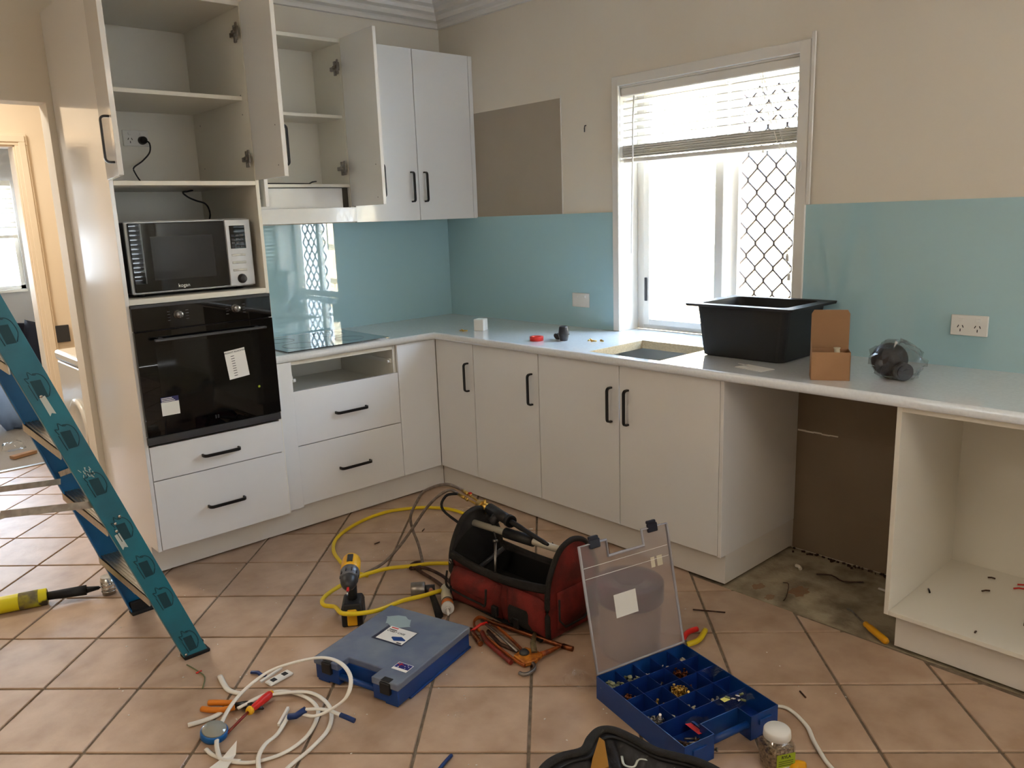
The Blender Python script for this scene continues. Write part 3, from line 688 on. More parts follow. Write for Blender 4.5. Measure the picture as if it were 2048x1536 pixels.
# --- open right cabinet
rc = thing('open_cabinet', 'white open base cabinet without doors, scraps on its floor', 'cabinet', (-.3, -3.5, 0))
q = MB(); q.box(-.590, -.004, -3.070, -3.054, .136, .862); q.build('side_panel', lami_m, rc, bevel=.001)
q = MB(); q.box(-.590, -.004, -3.956, -3.940, .136, .862); q.build('side_panel', lami_m, rc, bevel=.001)
q = MB(); q.box(-.590, -.004, -3.940, -3.070, .136, .152); q.build('base_panel', lami_m, rc, bevel=.001)
q = MB(); q.box(-.02, -.005, -3.940, -3.070, .152, .862); q.build('back_panel', lami_m, rc)
q = MB(); q.box(-.590, -.50, -3.940, -3.070, .846, .862); q.build('top_rail', lami_m, rc, bevel=.001)

# --- benchtop
bt = thing('benchtop', 'white stone L-shaped benchtop with a sink cutout', 'benchtop', (-.6, -.6, .862))
Z0, Z1, E_ = .8635, .9, .598
q = MB(); q.box(-1.541, -.02-0, -E_, -.001, Z0, Z1); q.box(-E_, -.001, -1.69, -E_, Z0, Z1); q.box(-E_, -.001, -4.4, -2.085, Z0, Z1)
q.box(-E_, -.562, -2.085, -1.69, Z0, Z1); q.box(-.175, -.001, -2.085, -1.69, Z0, Z1); q.box(-.02, -.001, -E_, -.001, Z0, Z1)
q.box(-.001, .135, -2.355, -1.414, Z0+.0, Z1)
q.build('slab', count_m, bt)
q = MB(); n = 8; prof = [(0, Z0)]+[(.0135*math.sin(math.pi*k/n)**.6 if 0 < k < n else 0, Z0+(Z1-Z0)*(1-math.cos(math.pi*k/n))/2) for k in range(n+1)][1:]
path = [((-1.541, -E_), (0, -1)), ((-E_, -E_), (-1, -1)), ((-E_, -4.4), (-1, 0))]
m = len(prof); vs = []
for (px, py), (nx, ny) in path:
    for d, z in prof: vs.append((px+nx*d, py+ny*d, z))
q._add(vs, [(k*m+i, k*m+i+1, (k+1)*m+i+1, (k+1)*m+i) for k in range(2) for i in range(m-1)]+[tuple(range(2*m, 3*m))], True)
q.build('rounded_edge', count_m, bt)
q = MB(); c0 = .0012
q.box(-.562, -.562+c0, -2.085, -1.69, Z0-.002, Z1-.0015); q.box(-.175-c0, -.175, -2.085, -1.69, Z0-.002, Z1-.0015); q.box(-.562, -.175, -1.69-c0, -1.69, Z0-.002, Z1-.0015); q.box(-.562, -.175, -2.085, -2.085+c0, Z0-.002, Z1-.0015)
q.build('cutout_edge', raw_m, bt)['label'] = 'raw beige cut edge of the sink opening'
q = MB(); q.lathe([(0, .0006), (.017, .0006), (.017, 0)], (-.09, -2.02, Z1), n=20); q.build('tap_hole', dgrey_m, bt)
# splashbacks
q = MB(); q.box(-1.541, -.008, -.0075, -.0015, .9, 1.498); tag(q.build('glass_splashback', aqua_m), 'aqua glass splashback behind the cooktop', 'splashback')
q = MB(); q.box(-.0075, -.0015, -1.372, -.0015, .9, 1.505); tag(q.build('glass_splashback', aqua_m), 'aqua glass splashback between the corner and window', 'splashback')
q = MB(); q.box(-.0075, -.0015, -4.4, -2.408, .9, 1.508); tag(q.build('glass_splashback', aqua_m), 'aqua glass splashback right of the window', 'splashback')
# cooktop
ck = thing('cooktop', 'black glass induction cooktop set in the benchtop', 'cooktop', (-1.15, -.31, .9))
q = MB(); q.box(-1.446, -.866, -.568, -.058, .9, .9055); q.build('glass_plate', pm('cooktop_glass', (22, 30, 34), .03, spec=.7, coat=.8), ck, bevel=.0015)
for x, y, r in ((-1.30, -.42, .09), (-1.30, -.19, .075), (-1.02, -.19, .09), (-1.02, -.42, .075)):
    q = MB(); q.tube([(x+r*math.cos(t*.2618), y+r*math.sin(t*.2618), .9056) for t in range(24)], .0006, 4, closed=True); q.build('zone_ring', dgrey_m, ck)

# --- hood cabinet
hc = thing('rangehood_cabinet', 'white overhead cabinet above the cooktop, door swung open', 'cabinet', (-1.2, -.15, 1.5))
HX0, HX1 = -1.538, -.860
q = MB(); q.box(HX0, HX0+.016, -.30, -.005, 1.585, 2.415); q.build('side_panel', lami_m, hc); q = MB(); q.box(HX1-.018, HX1, -.30, -.005, 1.51, 2.415); q.build('side_panel', lami_m, hc)
q = MB(); q.box(HX0+.016, HX1-.016, -.018, -.005, 1.69, 2.40); q.build('back_panel', lami_m, hc)
q = MB(); q.box(HX0+.016, HX1-.016, -.30, -.018, 2.397, 2.415); q.build('top_panel', lami_m, hc, bevel=.001)
q = MB(); q.box(HX0+.016, HX1-.018, -.30, -.018, 1.682, 1.698); q.build('base_panel', lami_m, hc, bevel=.001)
q = MB(); q.box(HX0+.016, HX1-.018, -.28, -.018, 2.030, 2.046); q.build('shelf', lami_m, hc, bevel=.001)
dr, dd = open_door(hc, HX1-.006, -.304, 1.583, 2.417, .33, 87, False, hz=(1.62, 1.78))
hinge(hc, (HX1-.018, -.27, 0), (-1, 0, 0), dd, 1.78); hinge(hc, (HX1-.018, -.27, 0), (-1, 0, 0), dd, 2.28)
dl, dd2 = open_door(hc, HX0+.022, -.304, 1.583, 2.417, .325, 88, True, hz=(1.62, 1.78))
hd = thing('slide_out_rangehood', 'white slide-out rangehood fitted under the open overhead cabinet', 'rangehood', (-1.2, -.15, 1.5))
q = MB(); q.box(-1.50, -.915, -.285, -.03, 1.575, 1.678); q.build('hood_body', lam_m, hd, bevel=.001)
q = MB(); q.box(-1.535, -.852, -.318, -.295, 1.503, 1.578); q.build('front_strip', lam_m, hd, bevel=.001)
q = MB(); q.box(-1.53, -.88, -.295, -.03, 1.505, 1.572); q.build('filter_tray', silver_m, hd)
q = MB(); q.box(-.914, -.879, -.28, -.2, 1.58, 1.68); q.build('gap_shade_block', gap_shade_m, hd)  # dark block painted as the shade in the open gap beside the hood
q = MB(); q.tube([(-1.335, -.25, 1.76), (-1.335, -.25, 1.703), (-1.33, -.25, 1.702), (-1.08, -.24, 1.702), (-1.05, -.22, 1.712), (-1.02, -.21, 1.716)], .004, 6)
tag(q.build('hood_cable', blkp_m), 'black cable lying on the bottom of the open overhead cabinet', 'cable')
# --- upper double cabinet
uc = thing('overhead_cabinet', 'white two-door overhead cabinet in the room corner, doors shut', 'cabinet', (-.43, -.15, 1.5))
q = MB(); q.box(-.858, -.002, -.283, -.004, 1.51, 2.415); q.build('body', lami_m, uc)
for x0, x1, hx in ((-.848, -.430, -.478), (-.426, -.034, -.388)):
    q = MB(); q.box(x0, x1, -.302, -.284, 1.499, 2.417); d = q.build('door', lam_m, uc, bevel=.0012)
    handle(d, (hx, -.302, 1.602), (hx, -.302, 1.762), (0, -1, 0))
q = MB(); q.box(-.031, -.002, -.302, -.27, 1.499, 2.417); q.build('filler_strip', lam_m, uc, bevel=.001)

# outlets on splashback
o1 = thing('power_outlet', 'white double switch plate on the splashback left of the window', 'switch plate', (-.01, -1.143, 1.05))
outlet(o1, (-.0078, -1.143, 1.048), (0, -1, 0), (-1, 0, 0), .122, .075, pins=False)
o2 = thing('power_outlet', 'white double power point on the splashback right of the window', 'power outlet', (-.01, -3.06, 1.05))
outlet(o2, (-.0078, -3.06, 1.057), (0, -1, 0), (-1, 0, 0), .124, .075)
q = MB(); q.tube([(0, -1.188, 1.944), (-.010, -1.188, 1.942), (-.012, -1.188, 1.93), (-.010, -1.186, 1.918), (-.004, -1.18, 1.914)], .003, 6)
tag(q.build('wall_hook', blk_m), 'small black screw hook in the wall above the splashback', 'hook')

# ------------------------------------------------------------------ things on the bench
q = MB(); q.obox((-.405, -.765, .932), (.058, .058, .064), rot3('Z', R(25)))
cbx = tag(q.build('white_box', white_m, bevel=.003), 'small white cube box on the benchtop near the corner', 'box')
def screwset(name, label, cat, pts, z):
    r = thing(name, label, cat, (pts[0][0], pts[0][1], z), 0, )
    for i, (x, y, a) in enumerate(pts):
        p = Vector((x, y, z+.006)); d = Vector((math.cos(a), math.sin(a), 0))
        s_ = MB(); s_.cyl(p, p+d*.022, .0035, n=8); s_.cyl(p+d*.022, p+d*.028, .006, n=8); s_.build('fitting', brass_m, r)
    return r
for (x, y, a, lab) in ((-.50, -.70, .4, 'brass screw furthest into the corner of the benchtop'), (-.475, -.735, 2.2, 'brass screw beside the small white cube box'),
                       (-.35, -1.50, .3, 'leftmost of the three brass screws by the sink cutout'), (-.34, -1.545, 1.9, 'middle of the three brass screws by the sink cutout'), (-.325, -1.575, 1.2, 'brass screw nearest the window reveal')):
    p = Vector((x, y, .9045)); d = Vector((math.cos(a), math.sin(a), 0))
    q = MB(); q.cyl(p, p+d*.022, .003, .0035, n=8); q.cyl(p+d*.022, p+d*.027, .006, n=8)
    tag(q.build('brass_screw', brass_m), lab, 'screw')
q = MB(); q.lathe([(.021, 0), (.033, 0), (.034, .002), (.034, .019), (.033, .021), (.021, .021), (.020, .019), (.020, .002), (.021, 0)], (-.478, -1.275, .9), n=28)
tag(q.build('tape_roll', redp_m), 'roll of red electrical tape on the benchtop', 'tape')
wc = thing('black_plug_fitting', 'black ribbed barrel-shaped plumbing cap standing on the benchtop', 'fitting', (-.40, -1.385, .9))
q = MB(); q.lathe([(.018, 0), (.020, .003), (.026, .03), (.026, .038), (.021, .066), (.020, .07), (.017, .071), (.016, .068), (0, .068)], (-.40, -1.385, .9), n=24); q.build('body', dgrey_m, wc)
for k in range(16):
    t = k*math.pi/8; q = MB(); q.beam((-.40+.0265*math.cos(t), -1.385+.0265*math.sin(t), .928), (-.40+.0205*math.cos(t), -1.385+.0205*math.sin(t), .966), .003, .003); q.build('rib', dgrey_m, wc)
q = MB(); q.lathe([(.012, 0), (.016, .004), (.016, .02), (.010, .024), (.010, .036), (.014, .038), (.014, .044), (0, .044)], (-.385, -1.33, .914), rot3('Y', R(75)) @ rot3('X', R(20)), n=16)
q.lathe([(.017, 0), (.019, .003), (.017, .008), (.011, .008)], (-.40, -1.335, .913), rot3('Y', R(60)), n=16)
tag(q.build('cord_connector', blkp_m), 'small black fitting lying beside the barrel-shaped cap', 'fitting')
# sink
sn = thing('sink_bowl', 'black composite sink bowl resting on the benchtop before installation', 'sink', (-.21, -2.325, .9))
def rrect(x0, x1, y0, y1, r, z, k=5):
    pts = []
    for cx, cy, a0 in ((x1-r, y1-r, 0), (x0+r, y1-r, 90), (x0+r, y0+r, 180), (x1-r, y0+r, 270)):
        for i in range(k): a = R(a0+90*i/(k-1)); pts.append((cx+r*math.cos(a), cy+r*math.sin(a), z))
    return pts
loops = [rrect(-.335, -.075, -2.500, -2.150, .03, .9005), rrect(-.345, -.065, -2.510, -2.140, .03, .906), rrect(-.362, -.045, -2.535, -2.118, .03, 1.112),
         rrect(-.392, -.022, -2.568, -2.088, .012, 1.112), rrect(-.394, -.020, -2.570, -2.086, .012, 1.122), rrect(-.352, -.060, -2.520, -2.135, .03, 1.122), rrect(-.340, -.075, -2.505, -2.15, .03, 1.00), rrect(-.335, -.085, -2.495, -2.16, .03, .915)]
q = MB(); m = len(loops[0]); vs = [p for l in loops for p in l]
q._add(vs, [(k*m+i, k*m+(i+1) % m, (k+1)*m+(i+1) % m, (k+1)*m+i) for k in range(len(loops)-1) for i in range(m)]+[tuple(range(m-1, -1, -1)), tuple(range((len(loops)-1)*m, len(loops)*m))])
q.build('bowl', sink_m, sn)
q = MB(); q.lathe([(0, .002), (.03, .002), (.04, 0)], (-.21, -2.325, .915), n=20); q.build('drain_hole', blk_m, sn)
q = MB(); q.obox((-.475, -2.47, .9015), (.075, .13, .002), rot3('Z', R(-12))); q.obox((-.455, -2.41, .905), (.02, .04, .002), rot3('Z', R(-12)) @ rot3('Y', R(20)))
tag(q.build('paper_slip', paper_m), 'white paper slip lying in front of the black sink', 'paper')
# cardboard box
xa = Vector((.507, -.862, 0)); ya = Vector((.862, .507, 0)); o_ = Vector((-.544, -2.733, .9))
bx = thing('cardboard_box', 'small brown cardboard box with its lid flap up beside the sink', 'box', o_)
def bb(a0, a1, b0, b1, z0, z1): 
    q = MB(); Rm = Matrix((xa, ya, Vector((0, 0, 1)))).transposed(); q.obox(o_+xa*(a0+a1)/2+ya*(b0+b1)/2+Vector((0, 0, (z0+z1)/2)), (abs(a1-a0), abs(b1-b0), z1-z0), Rm); return q
for a0, a1, b0, b1, nm in ((0, .128, 0, .0025, 'front_wall'), (0, .128, .085, .0875, 'back_wall'), (0, .0025, 0, .0875, 'side_wall'), (.1255, .128, 0, .0875, 'side_wall'), ):
    bb(a0, a1, b0, b1, 0, .100).build(nm, card_m, bx)
bb(0, .128, 0, .0875, 0, .003).build('bottom', card_m, bx)
q = MB(); T = frame(o_+ya*.0885+Vector((0, 0, .1)), xa, (0, 0, 1))
q.prism([(0, 0), (.128, 0), (.128, .125), (.120, .139), (.008, .139), (0, .125)], 0, .002, T); q.build('lid_flap', cardi_m, bx)
q = MB(); T = frame(o_+ya*.045+Vector((0, 0, .1)), ya, (0, 0, 1)); q.prism([(-.04, 0), (.042, 0), (.042, .03), (-.0, .02)], 0, .0015, T); q.build('side_flap', cardi_m, bx)
q = MB(); q.cyl(o_+xa*.09+ya*.04+Vector((0, 0, .06)), o_+xa*.085+ya*.04+Vector((0, 0, .108)), .010, n=12); q.lathe([(0, .004), (.012, .003), (.012, 0)], o_+xa*.085+ya*.04+Vector((0, 0, .108)), n=12)
tag(q.build('pale_fitting', cork_m), 'pale fitting poking out of the cardboard box', 'fitting')
# strainer basket in plastic
st = thing('waste_strainer', 'dark sink waste basket wrapped in clear plastic on the benchtop', 'sink waste', (-.35, -2.93, .9))
Rs = Matrix((Vector((.35, -.94, 0)).normalized(), Vector((0, 0, 1)), Vector((-.94, -.35, 0)).normalized())).transposed()
q = MB(); q.lathe([(.0, .062), (.030, .058), (.048, .042), (.056, .018), (.060, .010), (.060, .0), (.052, 0), (.050, .014), (0, .05)], (-.325, -2.912, .962), Rs, n=28); q.build('basket', dgrey_m, st)
q = MB(); q.cyl((-.345, -2.955, .932), (-.375, -2.985, .932), .031, n=20); q.cyl((-.375, -2.985, .932), (-.379, -2.989, .932), .024, n=20); q.build('waste_outlet', dgrey_m, st)
rnd = random.Random(4)
def wrapf(u, v):
    a = u*2*math.pi; ph = (v-.5)*math.pi*.96; r = .078*(1+.12*math.sin(5*a+3*v*6)+.08*rnd.uniform(-1, 1))
    x = r*math.cos(ph)*math.cos(a)*.95; y = r*math.cos(ph)*math.sin(a)*1.15; z = max(-.058, .9*r*math.sin(ph))
    return Vector((-.34+x, -2.945+y, .962+z))
q = MB(); q.grid(wrapf, 22, 12, closed_u=True, smooth=False); q.build('plastic_wrap', wrap_m, st)

# ------------------------------------------------------------------ step ladder
ld = thing('step_ladder', 'teal fibreglass step ladder standing at the left of the kitchen', 'ladder', (-2.5, -1.1, 0))
def rail(y, x0, slope, L, wy, inward, mat, label=None):
    d = Vector((-slope, 0, 1)).normalized(); a = Vector((d.z, 0, -d.x)); o_ = Vector((x0, y, .0)); wd = .083*d.z
    Rm = Matrix((a, Vector((0, 1, 0)), d)).transposed()
    q = MB(); c = o_+d*L/2
    q.obox(c, (wd, .004, L), Rm)
    for s_ in (-1, 1): q.obox(c+a*s_*(wd/2-.0022)+Vector((0, inward*wy/2, 0)), (.0044, wy, L), Rm)
    # cut foot flat: simple
    o = q.build('rail', mat, ld, bevel=.001); return o, d, a, Rm
zr = 1.80
nr, nd, na, nR = rail(-1.356, -2.292+.0, .345, zr/math.cos(math.atan(.345)), .028, 1, teal_m)
fr, fd, fa, fR = rail(-.835, -2.316, .313, zr/math.cos(math.atan(.313)), .028, -1, tealb_m)
for (y, x, nm) in ((-1.356, -2.292, 0), (-.835, -2.316, 0)):
    q = MB(); q.box(x-.046, x+.046, y-.006, y+.04 if y < -1 else y+.006, 0, .014) if y < -1 else q.box(x-.046, x+.046, y-.04, y+.006, 0, .014)
    q.box(x-.044, x+.03, y+(.003 if y < -1 else -.022), y+(.022 if y < -1 else -.003), .0, .05)
    q.build('rubber_foot', rubber_m, ld, bevel=.003)
for k, z in enumerate((.27, .555, .84, 1.125, 1.41)):
    xn = -2.292-.345*z; xf = -2.316-.313*z
    T = lambda s_, dx, dz: Vector((xf*(1-s_)+xn*s_+dx, -.837*(1-s_)-1.354*s_, z+dz))
    q = MB()
    for dx0, dx1, dz0, dz1 in ((-.042, .042, -.003, 0), (-.042, -.038, -.028, 0), (.038, .042, -.028, 0)):
        vs = [T(0, dx0, dz0), T(0, dx1, dz0), T(0, dx1, dz1), T(0, dx0, dz1), T(1, dx0, dz0), T(1, dx1, dz0), T(1, dx1, dz1), T(1, dx0, dz1)]
        q._add(vs, [(0, 1, 2, 3), (7, 6, 5, 4), (0, 4, 5, 1), (1, 5, 6, 2), (2, 6, 7, 3), (3, 7, 4, 0)])
    for g in range(7):
        dx = -.033+g*.011
        vs = [T(0, dx, 0), T(0, dx+.004, 0), T(0, dx+.004, .002), T(0, dx, .002), T(1, dx, 0), T(1, dx+.004, 0), T(1, dx+.004, .002), T(1, dx, .002)]
        q._add(vs, [(0, 1, 2, 3), (7, 6, 5, 4), (0, 4, 5, 1), (1, 5, 6, 2), (2, 6, 7, 3), (3, 7, 4, 0)])
    q.build('step', alu_m, ld)
    if k == 0:
        q = MB(); q.beam(T(.04, -.03, -.01), (-2.316-.02, -.85, .08), .012, .003); q.build('brace', alu_m, ld)
        q = MB(); q.beam(T(.96, -.03, -.01), (-2.292-.02, -1.34, .08), .012, .003); q.build('brace', alu_m, ld)
# spreaders and rear frame
q = MB(); q.beam((-2.535, -.862, .605), (-2.86, -.865, .64), .003, .022, up=(0, 0, 1)); q.beam((-2.84, -.868, .638), (-3.42, -.87, .60), .003, .022); q.build('spreader_bar', alu_m, ld)
q = MB(); q.beam((-2.545, -1.325, .636), (-2.80, -1.328, .675), .003, .024, up=(0, 0, 1)); q.beam((-2.77, -1.32, .672), (-3.42, -1.32, .60), .003, .022); q.build('spreader_bar', alu_m, ld)
q = MB(); q.beam((-2.535, -.86, .632), (-2.47, -.88, .650), .003, .02); q.build('spreader_bracket', alu_m, ld)
for y in (-1.30, -.88):
    q = MB(); q.beam((-2.93, y, 1.78), (-3.72, y, .01), .025, .045, up=(1, 0, 0)); q.build('rear_leg', teal_m, ld)
q = MB(); q.box(-3.05, -2.84, -1.38, -.81, 1.78, 1.83); q.build('top_cap', rubber_m, ld, bevel=.005)
for z in (.35, .9, 1.4): 
    x = -3.72+.446*z; q = MB(); q.beam((x, -1.29, z), (x, -.89, z), .025, .012); q.build('rear_brace', alu_m, ld)
# printed pictograms, rivets, tape pieces on the near rail
def on_rail(s_, across, out=.0028): return Vector((-2.292, -1.356-out, 0))+nd*s_+na*across
def railT(s_, across=0, out=.0024):
    T = Matrix((na, nd, na.cross(nd))).transposed().to_4x4(); T.translation = on_rail(s_, across, out); return T
for s_ in (.075, .275, .415, .575, .755, .935, 1.115, 1.30, 1.48):
    q = MB(); T = railT(s_, .0)
    k = -1 if na.cross(nd).y > 0 else 1
    q.prism([(-.014, -.040), (.012, -.046), (.016, .012), (-.012, .020)], -.0002, .0006, T)
    for out in ([(-.017, .014), (-.021, .034), (-.011, .029), (-.006, .048), (.003, .034), (.012, .031)], [(.004, .037), (.018, .031), (.028, .012), (.028, -.020), (.014, -.044)], [(-.020, .012), (-.019, -.042)]):
        q.tube([T @ Vector((v.x, v.y, .0004)) for v in spline([(a, c, 0) for a, c in out], 3)], .0015, 4)
    q.build('printed_mark', tealp_m, nr)
for s_, a in ((.285+.33, .012), (.60, -.010), (.575, -.018), (.925+.155, -.006), (.012+.02, -.03)):
    q = MB(); q.lathe([(0, .003), (.004, .0025), (.006, 0)], on_rail(s_, a, .002), rot3('X', R(90)), n=10); q.build('rivet', chrome_m, nr)
for s_, a, l in ((.535, -.022, .06), (1.045, -.004, .065)):
    q = MB(); T = railT(s_, a); q.prism([(-.008, -l/2), (.0, -l/2+.008), (.010, -l/2), (.008, l/2), (-.008, l/2)], 0, .0008, T); q.build('tape_scrap', paint_m, nr)
q = MB()
rnd = random.Random(3)
for k in range(16):
    T = railT(.80+rnd.uniform(-.02, .02), rnd.uniform(-.022, .012)); a = rnd.uniform(-.006, .006); q.prism([(-.001, -.006), (.0012, -.006+a*.3), (.001+a, .006), (-.001+a, .006)], 0, .0004, T)
q.build('paint_smudge', paint_m, nr)

# ------------------------------------------------------------------ laundry
wm = thing('washing_machine', 'cream-white washing machine in the laundry beyond the doorway', 'washing machine', (-1.8, .65, 0))
q = MB(); q.box(-2.10, -1.50, .33, .93, .02, .80); q.build('body', tub_m, wm, bevel=.008, seg=2)
q = MB(); q.box(-2.108, -1.50, .325, .935, .805, .86); q.build('lid_deck', tub_m, wm, bevel=.015, seg=2)
q = MB(); q.box(-1.56, -1.50, .33, .93, .86, .95); q.build('control_console', tub_m, wm, bevel=.01)
q = MB(); q.lathe([(.17, 0), (.17, .012), (.15, .018), (.13, .01), (0, .012)], (-2.10, .62, .45), rot3('Y', R(-90)), n=32); q.build('door', tub_m, wm)
for x in (-2.07, -1.53):
    for y in (.36, .90):
        q = MB(); q.cyl((x, y, 0), (x, y, .03), .02, n=12); q.build('foot', rubber_m, wm)
q = MB(); q.box(-1.915, -1.815, 1.80, 1.819, .79, .90); q.box(-1.91, -1.82, 1.797, 1.80, .795, .895)
tag(q.build('wall_vent', dgrey_m), 'small dark grille on the cream laundry wall above the washer', 'vent')
# far room items
rnd = random.Random(9)
def lump(cx, cy, cz, rx, ry, rz, rnd, n=14, m=9, amp=.25):
    ph = [rnd.uniform(0, 6.28) for _ in range(6)]
    def f(u, v):
        a = u*2*math.pi; p = (v-.5)*math.pi; k = 1+amp*(.5*math.sin(3*a+ph[0]+2*p)+.5*math.sin(5*a+ph[1]-3*p)*math.cos(p)+.3*math.sin(7*p+ph[2]+2*a))
        return Vector((cx+rx*k*math.cos(p)*math.cos(a), cy+ry*k*math.cos(p)*math.sin(a), max(.006, cz+rz*k*math.sin(p))))
    q = MB(); q.grid(f, n, m, closed_u=True); return q
tag(lump(-1.72, 3.6, .42, .22, .25, .33, rnd).build('black_bag', navy_m), 'black bag standing on the carpet of the far room', 'bag')
tag(lump(-2.02, 3.05, .24, .12, .14, .22, rnd).build('pale_blue_bundle', lbag_m), 'pale blue fabric bundle against the black bag in the far room', 'bundle')
q = MB(); q.box(-2.9, -2.2, 2.75, 3.3, .15, .22); q.box(-2.88, -2.22, 2.77, 3.28, .006, .15)
tag(q.build('teal_storage_tub', teal_m, bevel=.01), 'teal low storage tub on the carpet of the far room', 'tub')
tag(lump(-2.15, 2.35, .03, .07, .06, .035, rnd).build('crumpled_plastic', clear_m), 'crumpled clear plastic on the far-room carpet', 'plastic')
q = MB(); q.obox((-2.14, 2.1, .019), (.16, .05, .02), rot3('Z', R(20)))
tag(q.build('timber_offcut', card_m), 'timber offcut on the far-room carpet near the threshold', 'offcut')

# ------------------------------------------------------------------ floor things
# tool bag
tb = thing('tool_bag', 'open red and black canvas tool bag with a metal tube handle', 'tool bag', (-1.26, -1.95, 0), R(0))
def B_(x, y, z):   # bag space: x across (-: towards camera), y along
    k = (y+.25)/.5; return Vector((-1.262+.04*(1-k)*1.0+x-.0, -1.95+y, z))
def wallq(xs, y0, y1, z1f, thick, mat, name, zb=.012, bulge=.012):
    def f(u, v):
        y = y0+(y1-y0)*u; z = zb+(z1f(u)-zb)*v
        return B_(xs+math.copysign(bulge*math.sin(math.pi*u)*math.sin(math.pi*min(v*1.1, 1)), xs), y, z)
    q = MB(); q.grid(f, 14, 8); return q.build(name, mat, tb, solid=thick)
sag = lambda u: .205-.02*math.sin(math.pi*u)
wallq(-.125, -.25, .25, sag, .010, red_m, 'side_wall'); wallq(.125, -.25, .25, lambda u: .170-.012*math.sin(math.pi*u), .010, bagb_m, 'side_wall')
for s_ in (-1, 1):
    yy = .25*s_
    prof = [(-.13, .012), (-.132, .10), (-.128, .20), (-.105, .27), (-.065, .33), (-.02, .352), (.02, .352), (.065, .33), (.105, .27), (.128, .20), (.132, .10), (.13, .012)]
    q = MB(); a = [B_(x, yy-.006, z) for x, z in prof]; c = [B_(x, yy+.006, z) for x, z in prof]; n = len(prof)
    q._add(a+c, [tuple(range(n)), tuple(range(2*n-1, n-1, -1))]+[(i, i+1, n+i+1, n+i) for i in range(n-1)]+[(n-1, 0, n, 2*n-1)])
    q.build('end_panel', bagb_m if s_ > 0 else [red_m], tb)
    q = MB(); q.tube(spline([B_(x*1.01, yy, z) for x, z in prof], 3), .011, 8); q.build('piping', bagb_m, tb)
q = MB(); q.box(-1.262-.125, -1.262+.15, -2.195, -1.705, .012, .02); q.build('base', bagi_m, tb)
q = MB(); q.grid(lambda u, v: B_(-.112+.224*u, -.24+.48*v, .055+.012*math.sin(9*u)*math.cos(7*v)), 10, 12); q.build('lining', bagi_m, tb)
q = MB()
for xs, hh in ((-.118, .165), (.118, .135)): q.grid(lambda u, v, xs=xs, hh=hh: B_(xs*.97, -.243+.486*u, .02+hh*v), 4, 3)
for ys in (-.243, .243): q.grid(lambda u, v, ys=ys: B_(-.118+.236*u, ys, .02+.27*v-.07*abs(2*u-1)**2*v), 8, 5)
q.build('inner_lining', bagi_m, tb)
q = MB(); pts = [B_(-.130-.012*math.sin(math.pi*u), -.25+.5*u, sag(u)) for u in [i/12 for i in range(13)]]; q.tube(pts, .011, 8, h=1.6); q.build('rim_binding', bagb_m, tb)
q = MB(); pts = [B_(.130, -.25+.5*u, .170-.012*math.sin(math.pi*u)) for u in [i/12 for i in range(13)]]; q.tube(pts, .010, 8, h=1.6); q.build('rim_binding', bagb_m, tb)
# pockets
def pocket(y0, y1, z0, z1, d, mat, nm, xs=-.138):
    def f(u, v):
        e = min(1, 6*u, 6*(1-u)); g = min(1, 4*v, 3*(1-v)+.2)
        return B_(xs-d*e*g, y0+(y1-y0)*u, z0+(z1-z0)*v-.012*(1-e))
    q = MB(); q.grid(f, 12, 8); return q.build(nm, mat, tb, solid=.004)
pocket(.245, -.03, .02, .165, .030, red_m, 'front_pocket'); pocket(.235, -.015, .082, .172, .050, red_m, 'pocket_flap')
pocket(-.06, -.245, .02, .17, .022, red_m, 'front_pocket'); pocket(-.07, -.20, .02, .13, .030, bagb_m, 'mesh_pocket')
q = MB(); q.grid(lambda u, v: Vector((B_(-.09+.19*u, -.25, 0).x, -1.95-.258-.022*math.sin(math.pi*u)*math.sin(math.pi*v), .04+.14*v)), 10, 7); q.build('end_pocket', red_m, tb, solid=.004)
q = MB(); q.tube([(x, -2.236-.0, z) for x, z in ((-1.33, .17), (-1.33, .09), (-1.30, .055), (-1.20, .055), (-1.17, .09), (-1.17, .17))], .004, 6); q.build('pocket_piping', bagb_m, tb)
q = MB(); q.cyl(B_(-.01, .245, .300), B_(0, -.245, .300), .0135, n=16); q.build('handle_tube', pm('brushed_tube', (196, 190, 172), .4, .25), tb)
q = MB(); q.cyl(B_(-.008, .073, .300), B_(-.003, -.068, .300), .021, n=16); q.build('handle_grip', blkp_m, tb)
q = MB(); q.obox(B_(-.142, .236, .150), (.006, .018, .05)); q.build('zip_pull', bagb_m, tb); q = MB(); q.tube([B_(-.148, .236+.006*math.cos(t*.785), .182+.009*math.sin(t*.785)) for t in range(8)], .0014, 5, closed=True, up=(1, 0, 0)); q.build('zip_ring', chrome_m, tb)
for y, z in ((-.02, .04), (-.13, .03)):
    q = MB(); q.obox(B_(-.165, y, z+.02), (.016, .03, .04)); q.build('buckle', blkp_m, tb, bevel=.003)
q = MB(); q.tube(spline([(-1.430, -1.718, .150), (-1.440, -1.722, .095), (-1.432, -1.76, .080), (-1.432, -1.84, .078), (-1.432, -1.92, .080), (-1.442, -1.958, .092), (-1.438, -1.962, .155)], 4), .0045, 6); q.build('pocket_piping', bagb_m, tb)
# things in the bag
q = MB(); q.cyl((-1.29, -1.84, .07), (-1.245, -1.80, .235), .006, n=10); q.cyl((-1.245, -1.80, .235), (-1.243, -1.798, .245), .011, n=10); q.cyl((-1.2925, -1.842, .06), (-1.29, -1.84, .072), .009, n=10)
tag(q.build('socket_extension', steel_m), 'steel extension rod standing inside the red tool bag', 'tool')
q = MB(); q.cyl((-1.30, -1.74, .115), (-1.20, -1.80, .195), .011, n=10); q.cyl((-1.32, -1.728, .10), (-1.30, -1.74, .115), .018, n=10)
tag(q.build('dark_wrench', dgrey_m), 'dark wrench lying inside the bag at its far end', 'tool')
